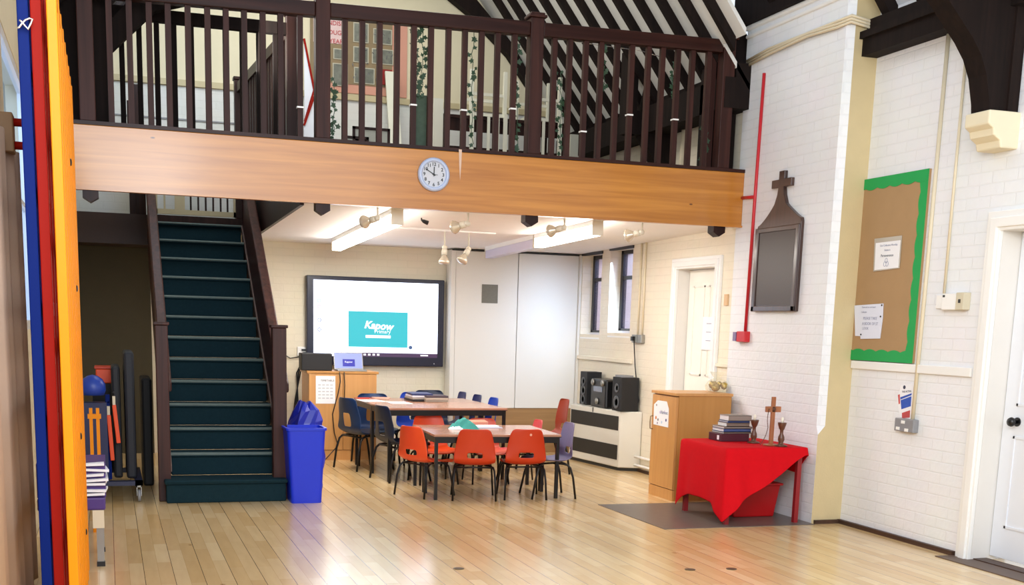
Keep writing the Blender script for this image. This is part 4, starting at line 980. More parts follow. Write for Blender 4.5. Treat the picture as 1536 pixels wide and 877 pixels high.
def candlestick(u, v, label, dark):
    q = atZ(u, v, zb)
    e = empty('candlestick', (q.x, q.y, zb), label, 'candlestick', 'candlesticks on the red cloth')
    prof = [(.05, 0), (.05, .008), (.022, .016), (.018, .03), (.026, .05), (.024, .075), (.013, .10), (.013, .125), (.022, .14), (.03, .165), (.034, .18), (.034, .187), (.012, .187)]
    MB().lathe(prof, (q.x, q.y, zb), (0, 0, 1), 18).build('candle_holder', M['brownw'], e, smooth=True)
    MB().lathe([(.011, .18), (.011, .225), (.003, .23)], (q.x, q.y, zb), (0, 0, 1), 12).build('candle_stub', M['candle'], e, smooth=True)
candlestick(1171, 669, 'turned wooden candlestick on the red cloth past the cross', 0)
candlestick(1130, 664, 'turned wooden candlestick half hidden against the books', 1)

# ------------------------------------------------------------------ pier: red pipe, call point, memorial board
pipe = empty('red_conduit', (XP, 9.25, 1.5), 'thin red conduit running down the white pier to the call point', 'conduit')
MB().tube([(XP-.012, 9.258, 3.62), (XP-.012, 9.28, 2.62), (XP-.012, 9.30, 1.49)], .014, 8).build('vertical_pipe', M['redpaint'], pipe, smooth=True)
MB().tube([(XP-.012, 9.28, 2.625), (XP-.012, 9.5, 2.635)], .014, 8).build('branch_pipe', M['redpaint'], pipe, smooth=True)
cpnt = empty('fire_call_point', (XP, 9.32, 1.45), 'red fire alarm call point at the foot of the conduit', 'alarm')
MB().box(XP-.055, XP+.004, 9.235, 9.375, 1.405, 1.495).build('alarm_case', M['redpaint'], cpnt, bevel=.006)
MB().box(XP-.06, XP-.0, 9.376, 9.43, 1.41, 1.488).build('alarm_side', mat('alarm_glass', '#7d6a90', .3), cpnt)
mb_ = empty('memorial_board', (XP, 8.83, 1.66), 'dark wooden tablet topped with a cross on the white pier', 'plaque')
yl, yr, zb0, zs = 9.175, 8.495, 1.665, 2.37
yc = 8.835
def sh(yn): return yc+yn
out = [(yl, zb0), (yl, zs-.03)]
for k in range(9):   # left shoulder curve
    t = k/8; out.append((yl-.01-(.24)*t, zs+.0+.16*t**1.8+.015*math.sin(t*PI)))
hn = .042
out += [(yc+.055, 2.60), (yc+hn, 2.66), (yc+.15, 2.66), (yc+.15, 2.725), (yc+hn, 2.725), (yc+hn, 2.79), (yc-hn, 2.79), (yc-hn, 2.725), (yc-.15, 2.725), (yc-.15, 2.66), (yc-hn, 2.66), (yc-.055, 2.60)]
for k in range(9):
    t = 1-k/8; out.append((yr+.01+.24*t, zs+.03+.13*t**1.8+.02*math.sin(t*PI)))
out += [(yr, zs), (yr, zb0)]
mw = wood_mat('memorial_wood', '#33201a', '#4a3026', 'Z', .3, coat=.4)
MB().prism(out, 'x', XP-.032, XP).build('back_board', mw, mb_, bevel=.004)
MB().box(XP-.036, XP-.03, yr+.055, yl-.055, zb0+.05, zs-.06).build('inset_panel', mat('memorial_panel', '#3f322e', .42, var=.15, scale=2), mb_)
MB().box(XP-.048, XP-.03, yr, yr+.05, zb0, zs-.02).box(XP-.048, XP-.03, yl-.05, yl, zb0, zs-.02).box(XP-.048, XP-.03, yr, yl, zb0, zb0+.045).box(XP-.044, XP-.03, yr, yl, zs-.06, zs-.02).build('frame_border', mw, mb_, bevel=.006)
# bundled cables round the pier cap
for k in range(3):
    z = 3.80-.022*k
    o = MB().tube([(XP-.02, 9.55, z-.03), (XP-.02, 9.2, z), (XP-.02-.004*k, 8.6, z+.02*math.sin(k)), (XP-.02, 8.2, z-.0), (XP+.0, 8.055, z+.01), (XP+.15, 8.06, z-.01), (XW-.02, 8.05, z-.05), (XW-.05, 7.8, 3.70-.01*k)], .011, 8).build('cable', M['cond'], smooth=True)
    tag(o, ['cream cable round the pier cap, topmost of three', 'cream cable round the pier cap, middle of three', 'cream cable round the pier cap, lowest of three'][k], 'cable', 'cables round the pier')

# ------------------------------------------------------------------ right wall: notice board
nb = empty('notice_board', (XW, 7.75, 1.29), 'tall brown notice board with a scalloped green border', 'notice board')
ny0, ny1, nz0, nz1 = 7.325, 8.215, 1.30, 2.66
MB().box(XW-.02, XW, ny0, ny1, nz0, nz1).build('backing', M['hessian'], nb)
def scallop(p0, p1, inward, n, name, dx=0):
    a = Vector(p0); b = Vector(p1); iv = Vector(inward); pts = []
    steps = n*8
    for k in range(steps+1):
        t = k/steps; q = a+(b-a)*t+iv*(.072+.016*abs(math.sin(t*n*PI))); pts.append(q)
    poly = [tuple(a), tuple(b)]+[tuple(q) for q in pts[::-1]]
    m_ = MB()
    # triangulate as strips
    for k in range(steps):
        t0, t1 = k/steps, (k+1)/steps
        A = a+(b-a)*t0; B = a+(b-a)*t1
        m_.add([(XW-.0235-dx, *A), (XW-.0235-dx, *B), (XW-.0235-dx, *pts[k+1]), (XW-.0235-dx, *pts[k]), (XW-.0195, *A), (XW-.0195, *B), (XW-.0195, *pts[k+1]), (XW-.0195, *pts[k])], [(0, 1, 2, 3), (7, 6, 5, 4), (3, 2, 6, 7), (0, 4, 5, 1)])
    m_.build(name, M['green'], nb)
scallop((ny0, nz0), (ny0, nz1), (1, 0), 9, 'border_strip'); scallop((ny1, nz0), (ny1, nz1), (-1, 0), 9, 'border_strip')
scallop((ny0, nz0), (ny1, nz0), (0, 1), 6, 'border_strip', .001); scallop((ny0, nz1), (ny1, nz1), (0, -1), 6, 'border_strip', .001)
def wp(u, v, x=XW-.025): q = atX(u, v, x); return (q.y, q.z)
def sheet(name, pts, label, mt, x=XW-.025):
    e = empty(name, (x, wp(*pts[0])[0], wp(*pts[0])[1]), label, 'paper')
    return e
e = sheet('worship_notice', [(1330, 380)], 'laminated printed notice in the middle of the brown board', 'paper')
MB().prism([wp(*p) for p in ((1312, 358), (1353, 353), (1349, 402), (1310, 407))], 'x', XW-.026, XW-.0225).build('laminate', mat('laminate_grey', '#b3aca0', .3), e)
MB().prism([wp(*p) for p in ((1314, 364.5), (1351, 360), (1347.5, 401), (1312, 405))], 'x', XW-.0275, XW-.026).build('sheet', M['paper'], e)
def tx(body, u, v, size, mt, par, x=XW-.0285, **kw):
    q = atX(u, v, x); return text('lettering', body, size, mt, par, (x, q.y, q.z), (0, -1, 0), (0, 0, 1), extrude=.0003, **kw)
tx('Our Collective Worship', 1333, 367.5, .021, M['greyink'], e); tx('theme is', 1331, 374.8, .021, M['greyink'], e); tx('Perseverance', 1330.5, 383, .028, M['ink'], e)
kn = MB()
q = atX(1329, 394, XW-.0285)
for k in range(3):
    a = PI/2+k*2*PI/3; c = Vector((0, math.cos(a)*.016, math.sin(a)*.016))
    kn.tube([(XW-.0285, q.y+c.y+.018*math.cos(t*2*PI/16)*(1 if True else 0)*.8, q.z+c.z+.018*math.sin(t*2*PI/16)) for t in range(17)], .0014, 5)
kn.build('knot_emblem', M['greyink'], e)
e = sheet('handwritten_note', [(1303, 482)], 'white handwritten note pinned low on the brown board', 'paper')
MB().prism([wp(*p) for p in ((1282, 458), (1325, 455), (1324, 477), (1320, 507.5), (1291, 508), (1291, 504), (1283, 503.5))], 'x', XW-.0275, XW-.0225).build('sheet', mat('cool_paper', '#dfe4f4', .8), e)
tx('Come and see our board', 1303, 460.5, .017, M['greyink'], e); tx('Collective', 1296, 468, .018, M['greyink'], e)
tx('PLEASE TAKE', 1305, 477.5, .03, M['greyink'], e); tx('A BOOK OF ST', 1305, 485.5, .03, M['greyink'], e); tx('LOOK', 1298, 492.5, .028, M['greyink'], e)
for u, v in ((1323, 457.5), (1321, 474.5), (1291.5, 501.5)):
    q = atX(u, v, XW-.028); MB().lathe([(.006, 0), (.007, .005), (0, .008)], (XW-.027, q.y, q.z), (-1, 0, 0), 8).build('pin', M['blackp'], e)
# conduits, boxes on the right wall
o = MB().tube([(XW-.012, 7.26, 3.54), (XW-.012, 7.265, 1.8), (XW-.012, 7.275, .88)], .014, 8).build('conduit', M['cond'], smooth=True); tag(o, 'cream conduit beside the notice board down to the grey socket', 'conduit')
o = MB().tube([(XW-.01, 7.06, 3.5), (XW-.01, 7.058, 1.79)], .01, 8).build('conduit', M['cond'], smooth=True); tag(o, 'cream conduit dropping to the white control box', 'conduit')
fb = empty('control_box', (XW, 6.95, 1.68), 'white electrical control box on the wall near the hall door', 'control box')
MB().box(XW-.03, XW, 7.02, 7.11, 1.69, 1.78).build('switch_plate', M['white'], fb, bevel=.003)
MB().box(XW-.055, XW, 6.87, 7.02, 1.68, 1.79).build('case', M['white'], fb, bevel=.004)
MB().box(XW-.06, XW-.001, 6.79, 6.87, 1.68, 1.795).build('thermostat', mat('thermostat_cream', '#cfc6ad', .4), fb, bevel=.004)
MB().box(XW-.064, XW-.06, 6.82, 6.84, 1.725, 1.75).box(XW-.058, XW-.054, 6.99, 7.01, 1.765, 1.78).build('indicator', M['blackp'], fb)
sk = empty('double_socket', (XW, 7.3, .81), 'grey metal double socket at the foot of the conduit', 'socket')
MB().box(XW-.05, XW, 7.215, 7.43, .805, .90).build('socket_box', M['grey'], sk, bevel=.005)
for y_, z_ in ((7.385, .825), (7.285, .82), (7.33, .875)): MB().box(XW-.054, XW-.05, y_-.02, y_+.02, z_-.011, z_+.011).build('switch', M['white'], sk)
sg = empty('safety_leaflet', (XW, 7.4, 1.0), 'white leaflet with blue and red printed blocks above the socket', 'leaflet')
MB().prism([wp(*p, XW-.004) for p in ((1352, 577), (1372, 574), (1368, 628), (1351, 628), (1346, 600))], 'x', XW-.006, XW-.003).build('sheet', M['paper'], sg)
def blk(pts, mt, nm='print_block'): MB().prism([wp(*p, XW-.007) for p in pts], 'x', XW-.0075, XW-.006).build(nm, mt, sg)
bl_ = mat('leaflet_blue', '#2a55b8', .6); rd_ = mat('leaflet_red', '#c24a4a', .6)
blk([(1350.5, 595.5), (1367.5, 589.5), (1367, 592.5), (1350.5, 599)], bl_); blk([(1351, 600), (1367, 594), (1366, 609), (1352, 613.5)], bl_); blk([(1353, 619), (1365, 615), (1364.5, 626), (1353, 627)], rd_)
blk([(1347, 592), (1349.5, 591), (1350, 605), (1348, 606)], rd_)
q = atX(1356.5, 580.5, XW-.007); MB().lathe([(.014, 0), (.014, .0015)], (XW-.006, q.y, q.z), (-1, 0, 0), 14).build('emblem', M['ink'], sg)
text('lettering', 'THE ACTIVE', .02, M['ink'], sg, (XW-.0085, wp(1357, 587)[0], wp(1357, 587)[1]), (0, -1, .1), (0, .1, 1), extrude=.0003)

# ------------------------------------------------------------------ climbing frames folded at the left wall
def frame(name, x0, x1, ya, yb, mt, label, zt_=2.72):
    e = empty(name, ((x0+x1)/2, ya, 0), label, 'climbing frame', 'folded climbing frames')
    n = 9
    for k in range(n):
        y = ya+(yb-ya-.05)*k/(n-1)
        MB().box(x0, x1, y, y+.05, 0.01, zt_).build('upright', mt, e, bevel=.004)
    for k in range(7):
        z = .16+k*(zt_-.3)/6
        MB().box(x0+.006, x1-.006, ya+.012, yb-.012, z-.03, z+.03).build('rung', mt, e, bevel=.006)
    MB().box(x0+.003, x1-.003, ya+.01, yb-.01, zt_-.06, zt_-.002).build('top_rail', mt, e, bevel=.004)
    return e
fy = frame('climbing_frame', -.178, -.14, 5.0, 7.27, M['yellow'], 'yellow folded climbing frame, outermost of three')
for yq, zq in ((6.2, 2.2), (6.5, 1.62), (6.2, .9), (6.6, .35)):
    MB().lathe([(.018, 0), (.014, .006), (0, .008)], (-.14, yq, zq), (1, 0, 0), 10).build('bolt', M['tube'], fy)
frame('climbing_frame', -.237, -.197, 5.05, 7.2, M['redgloss'], 'red folded climbing frame between the yellow and blue ones', 3.0)
fb_ = frame('climbing_frame', -.284, -.243, 5.05, 7.1, M['bluegloss'], 'blue folded climbing frame nearest the wall', 3.0)
hb = empty('hinge_bracket', (-.44, 6.0, 2.25), 'wooden wall block with two dark red hinge rods behind the frames', 'bracket')
MB().box(XL, -.37, 5.94, 6.06, 2.2, 2.37).build('wall_block', mat('block_wood', '#8a6844', .6), hb, bevel=.006)
for z in (2.335, 2.235): MB().tube([(-.38, 6.0, z), (-.29, 6.0, z)], .018, 8).build('rod', M['redgloss'], hb, smooth=True)
ch = MB()
pts = [atY(u, v, 5.02) for u, v in ((26, 42), (29, 41), (33, 35), (38, 30), (44, 27.5), (49, 29), (46, 36), (42, 44), (37, 38), (32, 32), (29, 30))]
ch.tube(pts, .004, 6)
tag(ch.build('chain', M['silver'], smooth=True), 'thin white chain looped across the folded frames', 'chain')
cu_ = []
for i in range(2):
    r = []
    for k in range(41):
        y = 4.3+k/40*2.35; r.append((-.42+.022*math.sin(k*1.3)+.01*math.sin(k*.47), y, .10 if i == 0 else 2.28))
    cu_.append(r)
o = MB().grid(cu_).build('curtain', M['curtain'], smooth=True); tag(o, 'long beige curtain hanging on the wall behind the frames', 'curtain')
sdm = o.modifiers.new('solid', 'SOLIDIFY'); sdm.thickness = .01

# ------------------------------------------------------------------ store under the gallery, left of the stairs
bt = empty('folding_bench', (-.2, 7.5, 0), 'purple topped trolley bench stacked with papers behind the yellow frame', 'bench')
MB().box(-.42, -.04, 7.37, 7.9, .344, .42).build('bench_top', M['purple'], bt, bevel=.01)
for x, y in ((-.092, 7.385), (-.092, 7.85), (-.40, 7.385), (-.40, 7.85)):
    MB().box(x-.004, x+.036, y, y+.03, .03, .344).build('leg', M['steel'], bt)
    MB().box(x-.008, x+.04, y-.004, y+.034, 0, .03).build('rubber_foot', M['blackp'], bt)
MB().box(-.115, -.05, 7.375, 7.42, .235, .344).build('corner_bracket', M['cond'], bt)
MB().box(-.42, -.035, 7.4, 7.88, .42, .62).build('paper_tray', M['purple'], bt)
rnd = random.Random(12)
for k in range(7):
    z = .435+k*.029
    o = MB().obox((-.17+rnd.uniform(-.01, .015), 7.53+rnd.uniform(-.015, .01), z), (.27, .32, .014), (rnd.uniform(-.05, .02), rnd.uniform(-.06, .06), rnd.uniform(-.06, .06))).build('paper_pile', M['paper'])
    tag(o, 'white sheaf of papers in the pile on the purple bench', 'paper', 'papers on the purple bench')
tl = empty('equipment_trolley', (.08, 10.4, 0), 'low dark blue trolley base on castors beside the stairs', 'trolley')
MB().box(-.40, .24, 9.95, 10.03, .135, .17).box(-.40, .24, 10.8, 10.88, .135, .17).box(-.40, -.34, 9.95, 10.88, .135, .17).box(.18, .24, 9.95, 10.88, .135, .17).build('trolley_base', mat('trolley_navy', '#1d2240', .45), tl)
for x, y in ((.21, 9.98), (.21, 10.84), (-.37, 9.98), (-.37, 10.84)):
    c_ = MB().lathe([(.01, -.012), (.045, -.012), (.05, -.006), (.05, .006), (.045, .012), (.01, .012)], (x, y, .05), (1, 0, 0), 18).build('caster', M['grey'], tl, smooth=True)
    MB().box(x-.02, x-.014, y-.02, y+.02, .05, .135).box(x+.014, x+.02, y-.02, y+.02, .05, .135).box(x-.02, x+.02, y-.02, y+.02, .12, .136).build('fork', M['steel'], c_)
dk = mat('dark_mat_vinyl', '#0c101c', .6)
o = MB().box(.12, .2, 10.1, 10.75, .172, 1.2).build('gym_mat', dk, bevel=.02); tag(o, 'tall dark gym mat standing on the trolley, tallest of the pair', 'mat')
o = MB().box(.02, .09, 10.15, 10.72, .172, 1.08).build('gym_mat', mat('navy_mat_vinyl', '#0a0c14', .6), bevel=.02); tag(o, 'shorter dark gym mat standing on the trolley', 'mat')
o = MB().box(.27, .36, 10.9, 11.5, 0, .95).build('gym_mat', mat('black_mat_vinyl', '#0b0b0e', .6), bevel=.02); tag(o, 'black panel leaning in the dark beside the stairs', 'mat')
p0 = atY(147, 553, 10.6); p1 = atY(175, 575, 10.6)
e = empty('orange_crate', ((p0.x+p1.x)/2, 10.75, p1.z), 'orange plastic tub among the dark store equipment', 'tub')
MB().box(p0.x-.02, p1.x, 10.6, 10.9, p1.z, p0.z).build('tub_body', M['orange2'], e, bevel=.01)
MB().box(p0.x-.03, p1.x+.01, 10.59, 10.91, p0.z, p0.z+.018).build('tub_lid', M['orange'], e, bevel=.004)
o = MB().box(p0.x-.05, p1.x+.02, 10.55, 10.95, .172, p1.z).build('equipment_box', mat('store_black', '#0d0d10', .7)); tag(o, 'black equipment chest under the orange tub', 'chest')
o = MB().box(-.03, .005, 10.06, 10.12, .172, .86).build('navy_post', M['bluegloss'], bevel=.005); tag(o, 'upright navy blue post on the trolley', 'post')
o = MB().lathe([(.0, .12), (.04, .11), (.075, .085), (.095, .05), (.1, 0), (.085, -.04)], (-.12, 10.0, .90), (0, 0, 1), 18).build('blue_dome', mat('dome_blue', '#173a9c', .4), smooth=True); tag(o, 'rounded blue hood above the purple bench', 'hood')
o = MB().box(-.22, -.02, 9.95, 10.12, .17, .80).build('hood_stand', mat('stand_navy', '#141c48', .5)); tag(o, 'dark navy stand beneath the rounded blue hood', 'stand')
for u0, v0, u1, v1, lb in ((163, 622, 169, 690, 'orange bat hanging on the trolley, nearer the blue post'), (171, 607, 178, 664, 'orange bat hanging on the trolley, nearer the stairs')):
    a = atY(u0, v0, 10.04); b = atY(u1, v1, 10.04)
    e = empty('plastic_bat', (a.x, 10.04, b.z), lb, 'bat', 'orange bats on the trolley')
    MB().bar(a, b, .032, .05, up=(0, 1, 0)).build('blade', M['orange2'], e, bevel=.005)
    MB().bar(a+Vector((0, 0, .07)), a, .022, .022, up=(0, 1, 0)).build('handle', M['cond'], e)
    MB().bar(a+Vector((-.0, .02, .1)), Vector((a.x, 10.1, a.z+.1)), .012, .012).build('hook', M['tube'], e)
a = atY(138, 612, 8.6); b = atY(151, 690, 8.6)
e = empty('yellow_ladder', (a.x, 8.6, b.z), 'short yellow ladder piece upright beyond the purple bench', 'ladder')
for x in (a.x-.02, b.x-.02): MB().box(x, x+.022, 8.58, 8.63, 0, a.z).build('upright', M['yellow'], e)
for z in (a.z-.04, b.z, b.z-.25): MB().box(a.x-.03, b.x+.012, 8.575, 8.635, z-.03, z).build('rung', M['yellow'], e)
# floor sockets
for n, (u, v) in enumerate(((688, 852.5), (1035, 854), (1097, 853))):
    q = atZ(u, v, 0)
    o = MB().lathe([(.034, 0), (.034, .003), (.026, .004)], (q.x, q.y, 0), (0, 0, 1), 20).build('floor_socket', mat('socket_bronze', '#57462f', .4, metal=.5)); tag(o, ['small round metal floor socket in front of the low tables', 'darker round floor socket in front of the red table', 'round floor socket nearest the white wall'][n], 'floor socket', 'metal discs in the floor')

# ------------------------------------------------------------------ gallery contents
GZ = 2.84
ps = empty('history_display', (2.7, YB-.01, 3.98), 'display board of old photographs with red lettering on the gallery wall', 'display board')
q0 = atY(468, 20, YB-.02); q1 = atY(606, 146, YB-.02)
X0_, X1_, Z0_, Z1_ = q0.x, q1.x+.03, atY(560, 143, YB).z, q0.z+.05
MB().box(X0_, X1_, YB-.02, YB, Z0_, Z1_).build('backing_paper', M['pinkpaper'], ps)
MB().box(X0_-.02, X1_-.17, YB-.026, YB-.02, Z0_+.09, Z1_).build('kraft_panel', M['kraft'], ps)
def pq(u0, v0, u1, v1, nm, mt, off=.03):
    a = atY(u0, v0, YB-off); b = atY(u1, v1, YB-off); return MB().box(min(a.x, b.x), max(a.x, b.x), YB-off, YB-off+.006, min(a.z, b.z), max(a.z, b.z)).build(nm, mt, ps)
pq(470, 24, 519, 67, 'title_sheet', mat('pinkish_paper', '#dcc2c0', .8))
rt = mat('red_letter', '#b4252c', .6)
for k, (s_t, v) in enumerate((('STANDISH', 34), ('THROUGH', 48), ('THE YEARS', 61))):
    p = atY(493, v, YB-.034); text('lettering', s_t, .064, rt, ps, (p.x+.03, YB-.034, p.z), (1, 0, 0), (0, 0, 1), extrude=.001)
for (u0, v0, u1, v1) in ((500, 72, 520, 90), (499, 94, 522, 130), (530, 33, 553, 65), (530, 69, 553, 95), (531, 100, 562, 127), (560, 42, 588, 68), (558, 72, 590, 98), (474, 92, 492, 125)):
    f = pq(u0, v0, u1, v1, 'photograph_frame', mat('photo_mount', '#b7b39f', .5), .034)
    a = atY(u0+1.5, v0+1.5, YB-.036); b = atY(u1-1.5, v1-1.5, YB-.036)
    MB().box(a.x, b.x, YB-.036, YB-.034, b.z, a.z).build('photograph', M['photo'], ps)
rnd = random.Random(3); tn = MB()
for k in range(40):
    a = atY(528+rnd.uniform(0, 62), 50+rnd.uniform(0, 76), YB-.04)
    tn.obox((a.x, YB-.04, a.z), (.012+rnd.random()*.03, .002, .008), (0, rnd.uniform(-2, 2), 0))
tag(tn.build('glare_film', M['silver'], ps), kind='stuff')  # silver flecks standing in for glare over the photographs
# leaning items
def lean(name, u0, v0, w_, t_, top_y, bot_y, label, cat, mt, zt_=None):
    p = atY(u0, v0, top_y); a = Vector((p.x, bot_y, GZ)); b = Vector((p.x-.0, top_y, p.z))
    e = empty(name, a, label, cat)
    MB().bar(a, b, w_, t_, up=(0, 1, 0)).build('board', mt, e, bevel=.004)
    return e, a, b
e, a, b = lean('white_board', 586, 108, .13, .03, 13.42, 12.95, 'narrow white board leaning upright on the gallery', 'board', M['whitewood'])
o = box('red_sign', mat('dull_red_card', '#8a1512', .7), *(lambda p: (p.x-.09, p.x+.02, YB-.06, YB-.045, p.z-.09, p.z+.07))(atY(585, 115, YB-.05))); tag(o, 'small plain red card above the leaning white board', 'card')
fl = empty('flip_board', (2.1, 13.0, GZ), 'white folding board with red edges beside the display', 'board')
p = [atY(u, v, 13.1) for u, v in ((456, 58), (471, 135), (457, 182))]; p2 = [atY(u, v, 13.05) for u, v in ((456, 188), (471, 145), (471, 207), (456, 207))]
mbf = MB().add([tuple(q) for q in p]+[(q.x, q.y+.02, q.z) for q in p], [(0, 1, 2), (5, 4, 3), (0, 3, 4, 1), (1, 4, 5, 2), (2, 5, 3, 0)]); mbf.build('board_leaf', mat('flip_white', '#dfe4ee', .4), fl)
lo = [Vector((q.x, q.y, max(q.z, GZ))) for q in p2]; lo[2].z = GZ; lo[3].z = GZ
MB().add([tuple(q) for q in lo]+[(q.x, q.y+.02, q.z) for q in lo], [(0, 1, 2, 3), (7, 6, 5, 4), (0, 4, 5, 1), (1, 5, 6, 2), (2, 6, 7, 3), (3, 7, 4, 0)]).build('board_leaf', mat('flip_white', '#dfe4ee', .4), fl)
MB().bar(p[0], p[1], .02, .03, up=(0, 1, 0)).bar(p[1], p[2], .02, .03, up=(0, 1, 0)).bar(lo[0], lo[1], .02, .03, up=(0, 1, 0)).build('red_edging', M['redgloss'], fl)
# picture frames leaning low
for u0, v0, u1, lb in ((529, 189, 585, 'dark empty picture frame standing low behind the railing, larger'), (516, 203, 553, 'small dark picture frame low behind the railing')):
    a = atY(u0, v0, 10.7); b = atY(u1, v0+3, 10.7)
    e = empty('picture_frame', ((a.x+b.x)/2, 10.7, GZ), lb, 'picture frame')
    zt_ = a.z; w_ = .022
    MB().box(a.x, b.x, 10.69, 10.715, zt_-w_, zt_).box(a.x, a.x+w_, 10.69, 10.715, GZ, zt_).box(b.x-w_, b.x, 10.69, 10.715, GZ, zt_).box(a.x, b.x, 10.69, 10.715, GZ, GZ+w_).build('frame_moulding', M['dark'], e)
    MB().box(a.x+w_, b.x-w_, 10.705, 10.71, GZ+w_, zt_-w_).build('picture_glass', mat('frame_picture', '#b9bcae', .3), e)
# dark table with upturned white chairs
TY = 12.2
ta_, tb_ = atY(662, 166, TY), atY(850, 185, TY)
e = empty('gallery_table', ((ta_.x+tb_.x)/2, TY+.3, GZ), 'dark wooden table on the gallery with white chairs upturned on it', 'table')
GT = 3.56
MB().box(ta_.x, tb_.x, TY, TY+.6, GT, GT+.03).build('table_top', M['dark'], e)
MB().box(ta_.x+.03, tb_.x-.03, TY+.03, TY+.05, GT-.12, GT).build('apron', M['dark'], e)
for x in (ta_.x+.02, tb_.x-.07):
    for y in (TY+.02, TY+.53): MB().box(x, x+.05, y, y+.05, GZ, GT).build('leg', M['dark'], e)
MB().box(ta_.x+.05, tb_.x-.05, TY+.05, TY+.55, 3.27, 3.29).build('shelf', M['dark'], e)
def upchair(x, y, rz, label):
    e = empty('white_chair', (x, y, GT+.03), label, 'chair', 'upturned white chairs')
    z0 = GT+.032
    MB().box(x-.2, x+.2, y-.19, y+.19, z0, z0+.03).build('seat', M['whitewood'], e)
    for sx in (-1, 1):
        for sy in (-1, 1): MB().box(x+sx*.18-.018, x+sx*.18+.018, y+sy*.17-.018, y+sy*.17+.018, z0+.03, z0+.45).build('leg', M['whitewood'], e)
    for sy in (-1, 1): MB().box(x-.17, x+.17, y+sy*.172-.008, y+sy*.172+.008, z0+.2, z0+.23).build('stretcher', M['whitewood'], e)
    for sx in (-1, 1): MB().box(x+sx*.18-.018, x+sx*.18+.018, y-.225, y-.192, z0-.42, z0+.03).build('back_post', M['whitewood'], e)
    for k in range(3): MB().box(x-.1+k*.1-.014, x-.1+k*.1+.014, y-.215, y-.2, z0-.36, z0).build('back_slat', M['whitewood'], e)
    MB().box(x-.18, x+.18, y-.22, y-.195, z0-.40, z0-.34).build('top_slat', M['whitewood'], e)
    return e
p = atY(735, 150, TY); upchair(p.x-.02, TY+.17, 0, 'white chair upturned on the gallery table, nearer the ivy cloth')
p = atY(815, 150, TY); upchair(p.x, TY+.17, 0, 'white chair upturned on the gallery table, nearer the roof slope')
a = atY(649, 148, 11.6); b = atY(662, 218, 11.6)
o = MB().box(a.x, b.x, 11.55, 11.62, GZ, a.z).build('white_post', M['whitewood']); tag(o, 'square white post standing beside the ivy cloth', 'post')
# white cabinet piece & tan box near the side wall
a = atY(861, 180, 12.9); b = atY(872, 230, 12.9)
o = MB().box(a.x-.05, b.x, 12.85, 13.2, GZ, atY(866, 203, 12.9).z).build('white_cabinet', M['whitewood']); tag(o, 'low white cabinet at the far end of the gallery', 'cabinet')
# ivy
def ivy(u, v0, v1, label, seed, yy=YF+.10, w_=.03):
    rnd = random.Random(seed); a = atY(u, v0, yy); b = atY(u, v1, yy)
    e = empty('ivy_garland', a, label, 'garland', 'artificial ivy garlands')
    n = 14; pts = [a.lerp(b, k/n)+Vector((rnd.uniform(-1, 1)*w_*.4, 0, 0)) for k in range(n+1)]
    MB().tube(pts, .003, 5).build('stem', M['ivy'], e)
    lv = MB()
    for k in range(n+1):
        for s2 in range(2 if rnd.random() > .45 else 1):
            c = pts[k]+Vector((rnd.uniform(-1, 1)*w_, rnd.uniform(-.01, .02), rnd.uniform(-.02, .02))); r = rnd.uniform(.016, .028); an = rnd.uniform(0, 6.28); ty = rnd.uniform(-.5, .5)
            sh_ = [(0, 1.2), (.45, .35), (1, .3), (.5, -.3), (.4, -.9), (0, -.6), (-.4, -.9), (-.5, -.3), (-1, .3), (-.45, .35)]
            lv.add([(c.x+r*(q[0]*math.cos(an)-q[1]*math.sin(an)), c.y+r*q[0]*ty, c.z+r*(q[0]*math.sin(an)+q[1]*math.cos(an))) for q in sh_], [tuple(range(10))])
    lv.build('leaves', M['ivy'], e)
ivs = [(500, 122, 212, 'ivy garland low beside the second railing post'), (634, 34, 142, 'ivy garland falling onto the ivy cloth'), (626, 30, 140, 'ivy garland just beyond the leaning white board'), (709, 44, 216, 'ivy garland in front of the upturned chairs'), (775, 40, 222, 'ivy garland beside the third railing post'), (841, 110, 228, 'ivy garland hanging over the gallery table end'), (905, 60, 135, 'ivy garland in front of the dark rafters'), (1010, 95, 150, 'short ivy garland near the black truss post'), (1058, 190, 244, 'ivy garland low on the gallery side wall')]
for k, (u, v0, v1, lb) in enumerate(ivs): ivy(u, v0, v1, lb, 20+k)
a = atY(623, 142, YF+.13); b = atY(644, 214, YF+.13)
e = MB().box(a.x, b.x, YF+.125, YF+.13, 2.875, a.z).build('ivy_cloth', mat('ivy_print_cloth', '#47584a', .9, var=.35, scale=30)); tag(e, 'green ivy patterned cloth tied behind the railing', 'cloth')
wr_ = MB().tube([atY(u, v, YF+.12) for u, v in ((815, 55), (850, 60), (900, 68), (960, 76), (1000, 88))], .003, 5).build('wire', M['silver']); tag(wr_, 'thin pale wire strung under the handrail', 'wire')
for n, (u, v) in enumerate(((445, 160), (620, 157), (697, 165), (771, 163), (875, 197), (945, 172), (1013, 179))):
    q = atY(u, v, YF+.036)
    xs = min(bx, key=lambda b_: abs(b_*s-q.x))*s
    o = MB().box(xs-.026, xs+.026, YF+.034, YF+.088, q.z-.006, q.z+.006).build('cable_tie', M['white']); tag(o, 'white cable tie round a gallery baluster', 'cable tie', 'cable ties on the balusters')
# conduit on gallery side wall
o = MB().tube([(XA-.02, 10.72, 3.4), (XA-.02, 10.74, 3.1), (XA-.02, 10.74, 2.84)], .035, 8).build('conduit', M['cond'], smooth=True); tag(o, 'fat cream pipe on the gallery side wall', 'pipe')

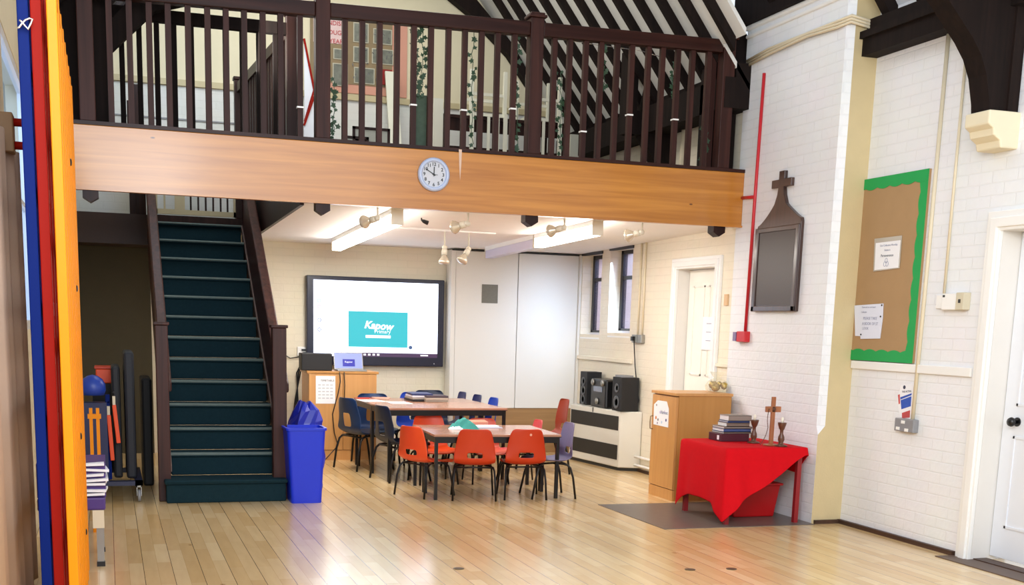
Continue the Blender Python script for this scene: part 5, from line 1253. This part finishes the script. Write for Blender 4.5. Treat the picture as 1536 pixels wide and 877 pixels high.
# ------------------------------------------------------------------ light
w = bpy.data.worlds.new('world'); sc.world = w; w.use_nodes = True
bgn = w.node_tree.nodes['Background']; bgn.inputs[0].default_value = (.80, .88, 1.0, 1); bgn.inputs[1].default_value = 1.1
def area(name, loc, rot, sx, sy, e, col=(1, 1, 1), spread=None):
    l = bpy.data.lights.new(name, 'AREA'); l.shape = 'RECTANGLE'; l.size = sx; l.size_y = sy; l.energy = e; l.color = col
    if spread: l.spread = spread
    o = bpy.data.objects.new(name, l); COL.objects.link(o); o.location = loc; o.rotation_euler = rot; return o
def aim(o, to): o.rotation_euler = (Vector(to)-o.location).to_track_quat('-Z', 'Y').to_euler()
o = area('window_daylight', (-.2, 2.3, 3.2), (0, 0, 0), 4.2, 1.8, 400, (.9, .95, 1.0)); aim(o, (5.5, 7.4, 1.3))
o = area('rear_daylight', (2.5, -.6, 3.6), (0, 0, 0), 4.0, 2.4, 150, (.95, .97, 1.0)); aim(o, (2.5, 9.5, 1.6))
for (x, y0, y1) in ((2.31, 9.9, 12.7), (4.05, 9.9, 11.2)):
    o = area('tube_glow', (x, (y0+y1)/2, 2.2), (0, 0, 0), .1, y1-y0, 26*(y1-y0)/2.0, (1.0, .95, .88))
o = area('gallery_lamp', (2.2, 11.2, 5.5), (0, 0, 0), 2.2, 2.2, 85, (1.0, .97, .88))  # added overhead fill for the gallery, no real fitting in the roof
o = area('gallery_fill', (1.2, 10.3, 3.75), (0, 0, 0), 1.0, .6, 16, (1.0, .97, .9)); aim(o, (5.2, 11.4, 3.6))
o = area('skylight', (.3, 12.0, 4.6), (0, 0, 0), 1.0, 1.0, 42, (.70, .85, 1.0)); aim(o, (.4, 13.5, 3.0))

o = area('yard_daylight', (6.2, 11.45, 2.7), (0, 0, 0),   .5, .5, 20, (.62, .76, 1.0)); aim(o, (5.33, 12.37, 1.95))
o = area('yard_sky', (6.3, 12.6, 3.3), (0, 0, 0), .3, .3, 26, (1.0, .95, .95)); aim(o, (6.9, 13.9, 1.8))
o = area('window_glow', (5.22, 12.2, 1.9), (0, 0, 0), .4, .7, 4.6, (.50, .70, 1.0), 1.7); aim(o, (4.85, 13.3, 1.25))  # lamp added inside the room by the panes to brighten the partition
sc.view_settings.view_transform = 'Standard'
sc.view_settings.look = 'None'
sc.view_settings.exposure = .1
cy = sc.cycles
cy.use_denoising = True
cy.max_bounces = 7; cy.diffuse_bounces = 4; cy.glossy_bounces = 3; cy.transmission_bounces = 4; cy.transparent_max_bounces = 8
cy.sample_clamp_indirect = 6; cy.caustics_reflective = False; cy.caustics_refractive = False
